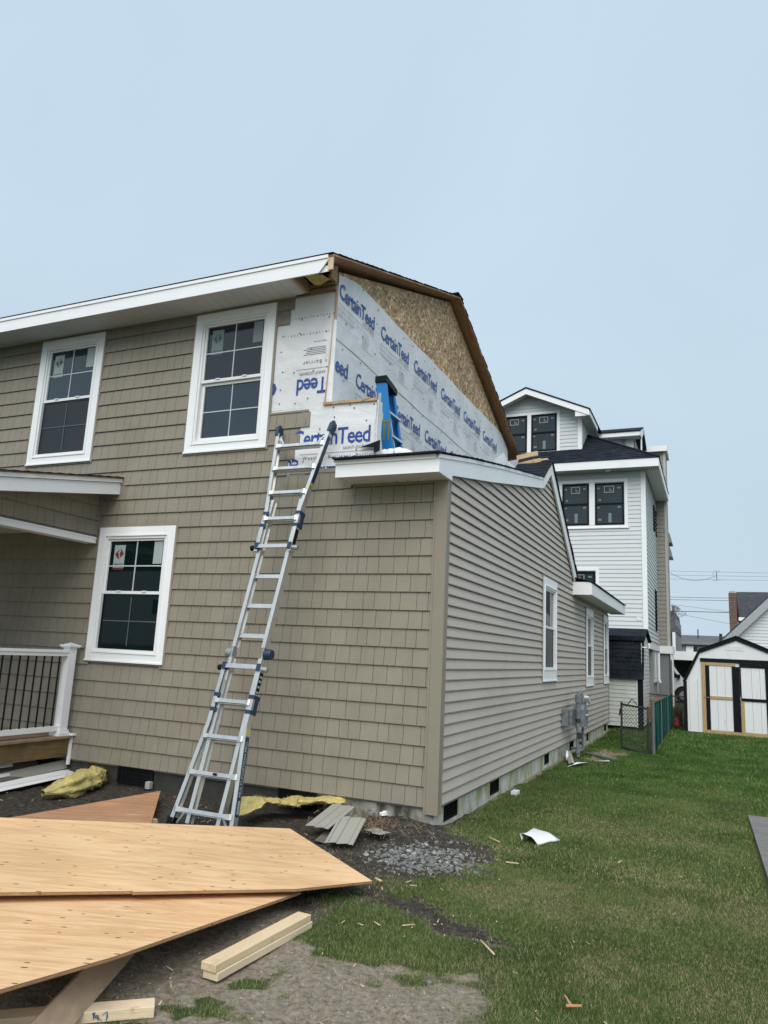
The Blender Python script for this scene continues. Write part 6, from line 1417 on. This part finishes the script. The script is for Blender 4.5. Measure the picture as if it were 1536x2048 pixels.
t = MB(); t.box(3.19, 3.57, 38.0, 38.5, 0, 5.72); ch = t.build('chimney', BRICK, Nr)
t = MB(); t.box(3.22, 3.54, 38.05, 38.45, 5.72, 5.82); t.build('chimney_cap', ALUD, ch)
t = MB()
for q in range(60): t.box(3.186, 3.574, 37.995, 38.0, .3 + q * .09, .31 + q * .09)
t.build('mortar_joint', GREYC, ch)
# far background
Rw = thing('far_row_house', 'long low grey house far behind with pale windows', 'house', (1, 72, 0))
t = MB(); t.box(-.9, 7, 70, 78, 0, 4.0); t.build('wall', GREYS, Rw)
t = MB(); t.prism([(69.6, 3.75), (73, 4.75), (78, 3.75)], -1.0, 7.2, Fr); t.build('roof', SHNGG, Rw)
for a, c in ((-.05, .62), (1.9, 2.5)):
    t = MB(); t.box(a, c, 69.94, 70, 2.9, 3.62); w = t.build('window', WHITE, Rw)
    q = MB(); q.box(c - .02, c + .28, 69.92, 69.94, 2.95, 3.55); q.build('pane', GLASS, w)
t = MB(); t.tube([(1.0, 72, 4.4), (1.0, 72, 5.3)], .06, 6); t.tube([(3.0, 71, 4.2), (3.0, 71, 4.9)], .14, 8); t.build('roof_vent', DARKM, Rw)
Gh = thing('far_grey_house', 'narrow grey shingled house far behind the white house corner', 'house', (-2, 52, 0))
t = MB(); t.box(-5, -.07, 50, 60, 0, 5.0); t.build('wall', GREYS, Gh)
t = MB(); t.prism([(-5.2, 4.0), (-.03, 4.0), (-.14, 5.5), (-5.2, 5.5)], -.12, 9, fr((0, 50, 0), (1, 0, 0), (0, 0, 1), (0, 1, 0))); t.build('roof', SHNGG, Gh)
t = MB(); t.box(-.30, -.10, 49.84, 49.87, 2.6, 4.0); t.box(-.58, -.50, 49.84, 49.87, 2.6, 4.1); t.build('trim', WHITE, Gh)
t = MB(); t.box(-.48, -.31, 49.84, 49.86, 2.7, 3.95); t.build('window', GLASS, Gh)
Cp = thing('carport', 'open white carport roof behind the parked white van', 'carport', (1, 37, 0))
t = MB(); t.box(-1, 3.5, 36, 41, 1.97, 2.42); t.build('roof', WHITE, Cp)
for x_ in (-.6, 3.2):
    t = MB(); t.box(x_, x_ + .12, 36.2, 36.35, 0, 1.97); t.build('post', WHITE, Cp)
t = MB(); t.box(-1, 3.5, 40.8, 41, 0, 1.97); 
for q in range(8): t.box(-1, 3.5, 40.75, 40.8, .2 + q * .22, .25 + q * .22)
t.build('back_wall', DARKM, Cp)
# white van
V_ = thing('parked_van', 'white van with dark side glass parked behind the fence', 'van', (.2, 30.6, 0))
sec = [(-2.6, .35), (1.75, .35), (1.80, .70), (1.55, .98), (1.02, 1.10), (.52, 1.80), (.35, 1.90), (-2.6, 1.90)]
t = MB(); t.prism(sec, 0, 1.8, fr((0, 30, 0), (1, 0, 0), (0, 0, 1), (0, 1, 0))); vb = t.build('body', CARW, V_)
Fv = fr((0, 30, 0), (1, 0, 0), (0, 0, 1), (0, -1, 0))
t = MB(); t.prism([(-.3, 1.12), (.90, 1.10), (.43, 1.70), (-.3, 1.74)], .001, .012, Fv); t.build('side_window', GLASS, V_)
t = MB(); t.add([(1.04, 30.1, 1.13), (1.04, 31.7, 1.13), (.56, 31.65, 1.78), (.56, 30.15, 1.78)], [(0, 1, 2, 3)]); t.build('windscreen', GLASS, V_)
for x_ in (1.05, -1.9):
    t = MB(); t.tube([(x_, 29.97, .34), (x_, 30.2, .34)], .34, 20); wv = t.build('wheel', TYRE, V_)
    q = MB(); q.tube([(x_, 29.955, .34), (x_, 29.97, .34)], .19, 14); q.build('rim', ALUD, wv)
t = MB(); t.prism([(1.05 + .42 * math.cos(q * math.pi / 10), .34 + .42 * math.sin(q * math.pi / 10)) for q in range(11)], .001, .008, Fv); t.build('wheel_arch', BLACKPL, V_)
t = MB(); t.box(.80, .92, 29.8, 29.98, 1.10, 1.26); t.build('wing_mirror', BLACKPL, V_)
t = MB(); t.box(1.70, 1.81, 30.05, 30.35, .68, .85); t.build('headlight', STICK, V_)
# wires
def wire(p, q, sag, r_, lab):
    p, q = Vector(p), Vector(q); t = MB(); t.tube([p.lerp(q, k / 10) - Vector((0, 0, sag * 4 * (k / 10) * (1 - k / 10))) for k in range(11)], r_, 5); tag(t.build('utility_wire', WIREM, None), lab, 'wire', 'utility wires across the sky')
def ext(x0, z0, x1, z1, xa=-8, xb=16): k = (z1 - z0) / (x1 - x0); return (xa, 45, z0 + k * (xa - x0)), (xb, 45, z0 + k * (xb - x0))
for (x0, z0, x1, z1, r_, lab) in ((-.24, 7.767, 5.6, 7.638, .008, 'topmost thin wire of the upper three'), (-.245, 7.503, 5.6, 7.403, .008, 'middle thin wire of the upper three'), (-.128, 7.239, 5.59, 7.168, .008, 'lowest thin wire of the upper three'), (-.278, 6.058, 5.54, 6.014, .014, 'upper wire of the darker middle pair'), (-.28, 5.895, 5.53, 5.859, .014, 'lower wire of the darker middle pair'), (-.3, 5.147, 5.5, 5.117, .022, 'thickest black wire just above the roofs')):
    a, c = ext(x0, z0, x1, z1); wire(a, c, 0.0, r_, lab)
wire((-.3, 44.8, 7.76), (2.6, 44.8, 7.42), .45, .012, 'sagging cable from the white house to the wire spacer')
wire((.287, 45.1, 5.55), (6, 45.1, 4.85), 0, .009, 'thin wire sloping down to the brick chimney'); wire((-.3, 45.2, 5.1), (6.2, 45.2, 3.9), 0, .009, 'faint lowest wire sloping steeply to the right')
t = MB(); t.tube([(2.67, 44.9, 7.18), (2.67, 44.9, 7.68)], .025, 6); t.tube([(2.5, 44.9, 7.5), (2.42, 44.9, 7.68), (2.6, 44.9, 7.76), (2.95, 44.9, 7.68)], .010, 5); t.tube([(2.42, 44.9, 7.15), (2.6, 44.9, 7.12), (2.9, 44.9, 7.2)], .010, 5); tag(t.build('wire_spacer', WIREM, None), 'small black spacer hanging on the upper three wires', 'wire spacer')
# bare tree
Tr = thing('bare_tree', 'leafless tree top showing beside the white house', 'tree', (-.6, 47, 0))
t = MB(); t.tube([(-.8, 47, 0), (-.75, 47, 2.5), (-.6, 47, 4.2)], .16, 8, .08); t.build('trunk', BARK, Tr)
t = MB()
def br(p, d, l_, r_, n_):
    q = p + d * l_; t.tube([p, q], r_, 3, r_ * .6)
    if n_:
        for k in range(3): br(q, (d + Vector((random.uniform(-.6, .6), random.uniform(-.4, .4), random.uniform(-.25, .4)))).normalized(), l_ * .74, r_ * .62, n_ - 1)
for k in range(3): br(Vector((-.6, 47, 4.0)), Vector((.2 + .25 * k, 0, 1)).normalized(), .62, .035, 4)
t.build('crown', BARK, Tr)
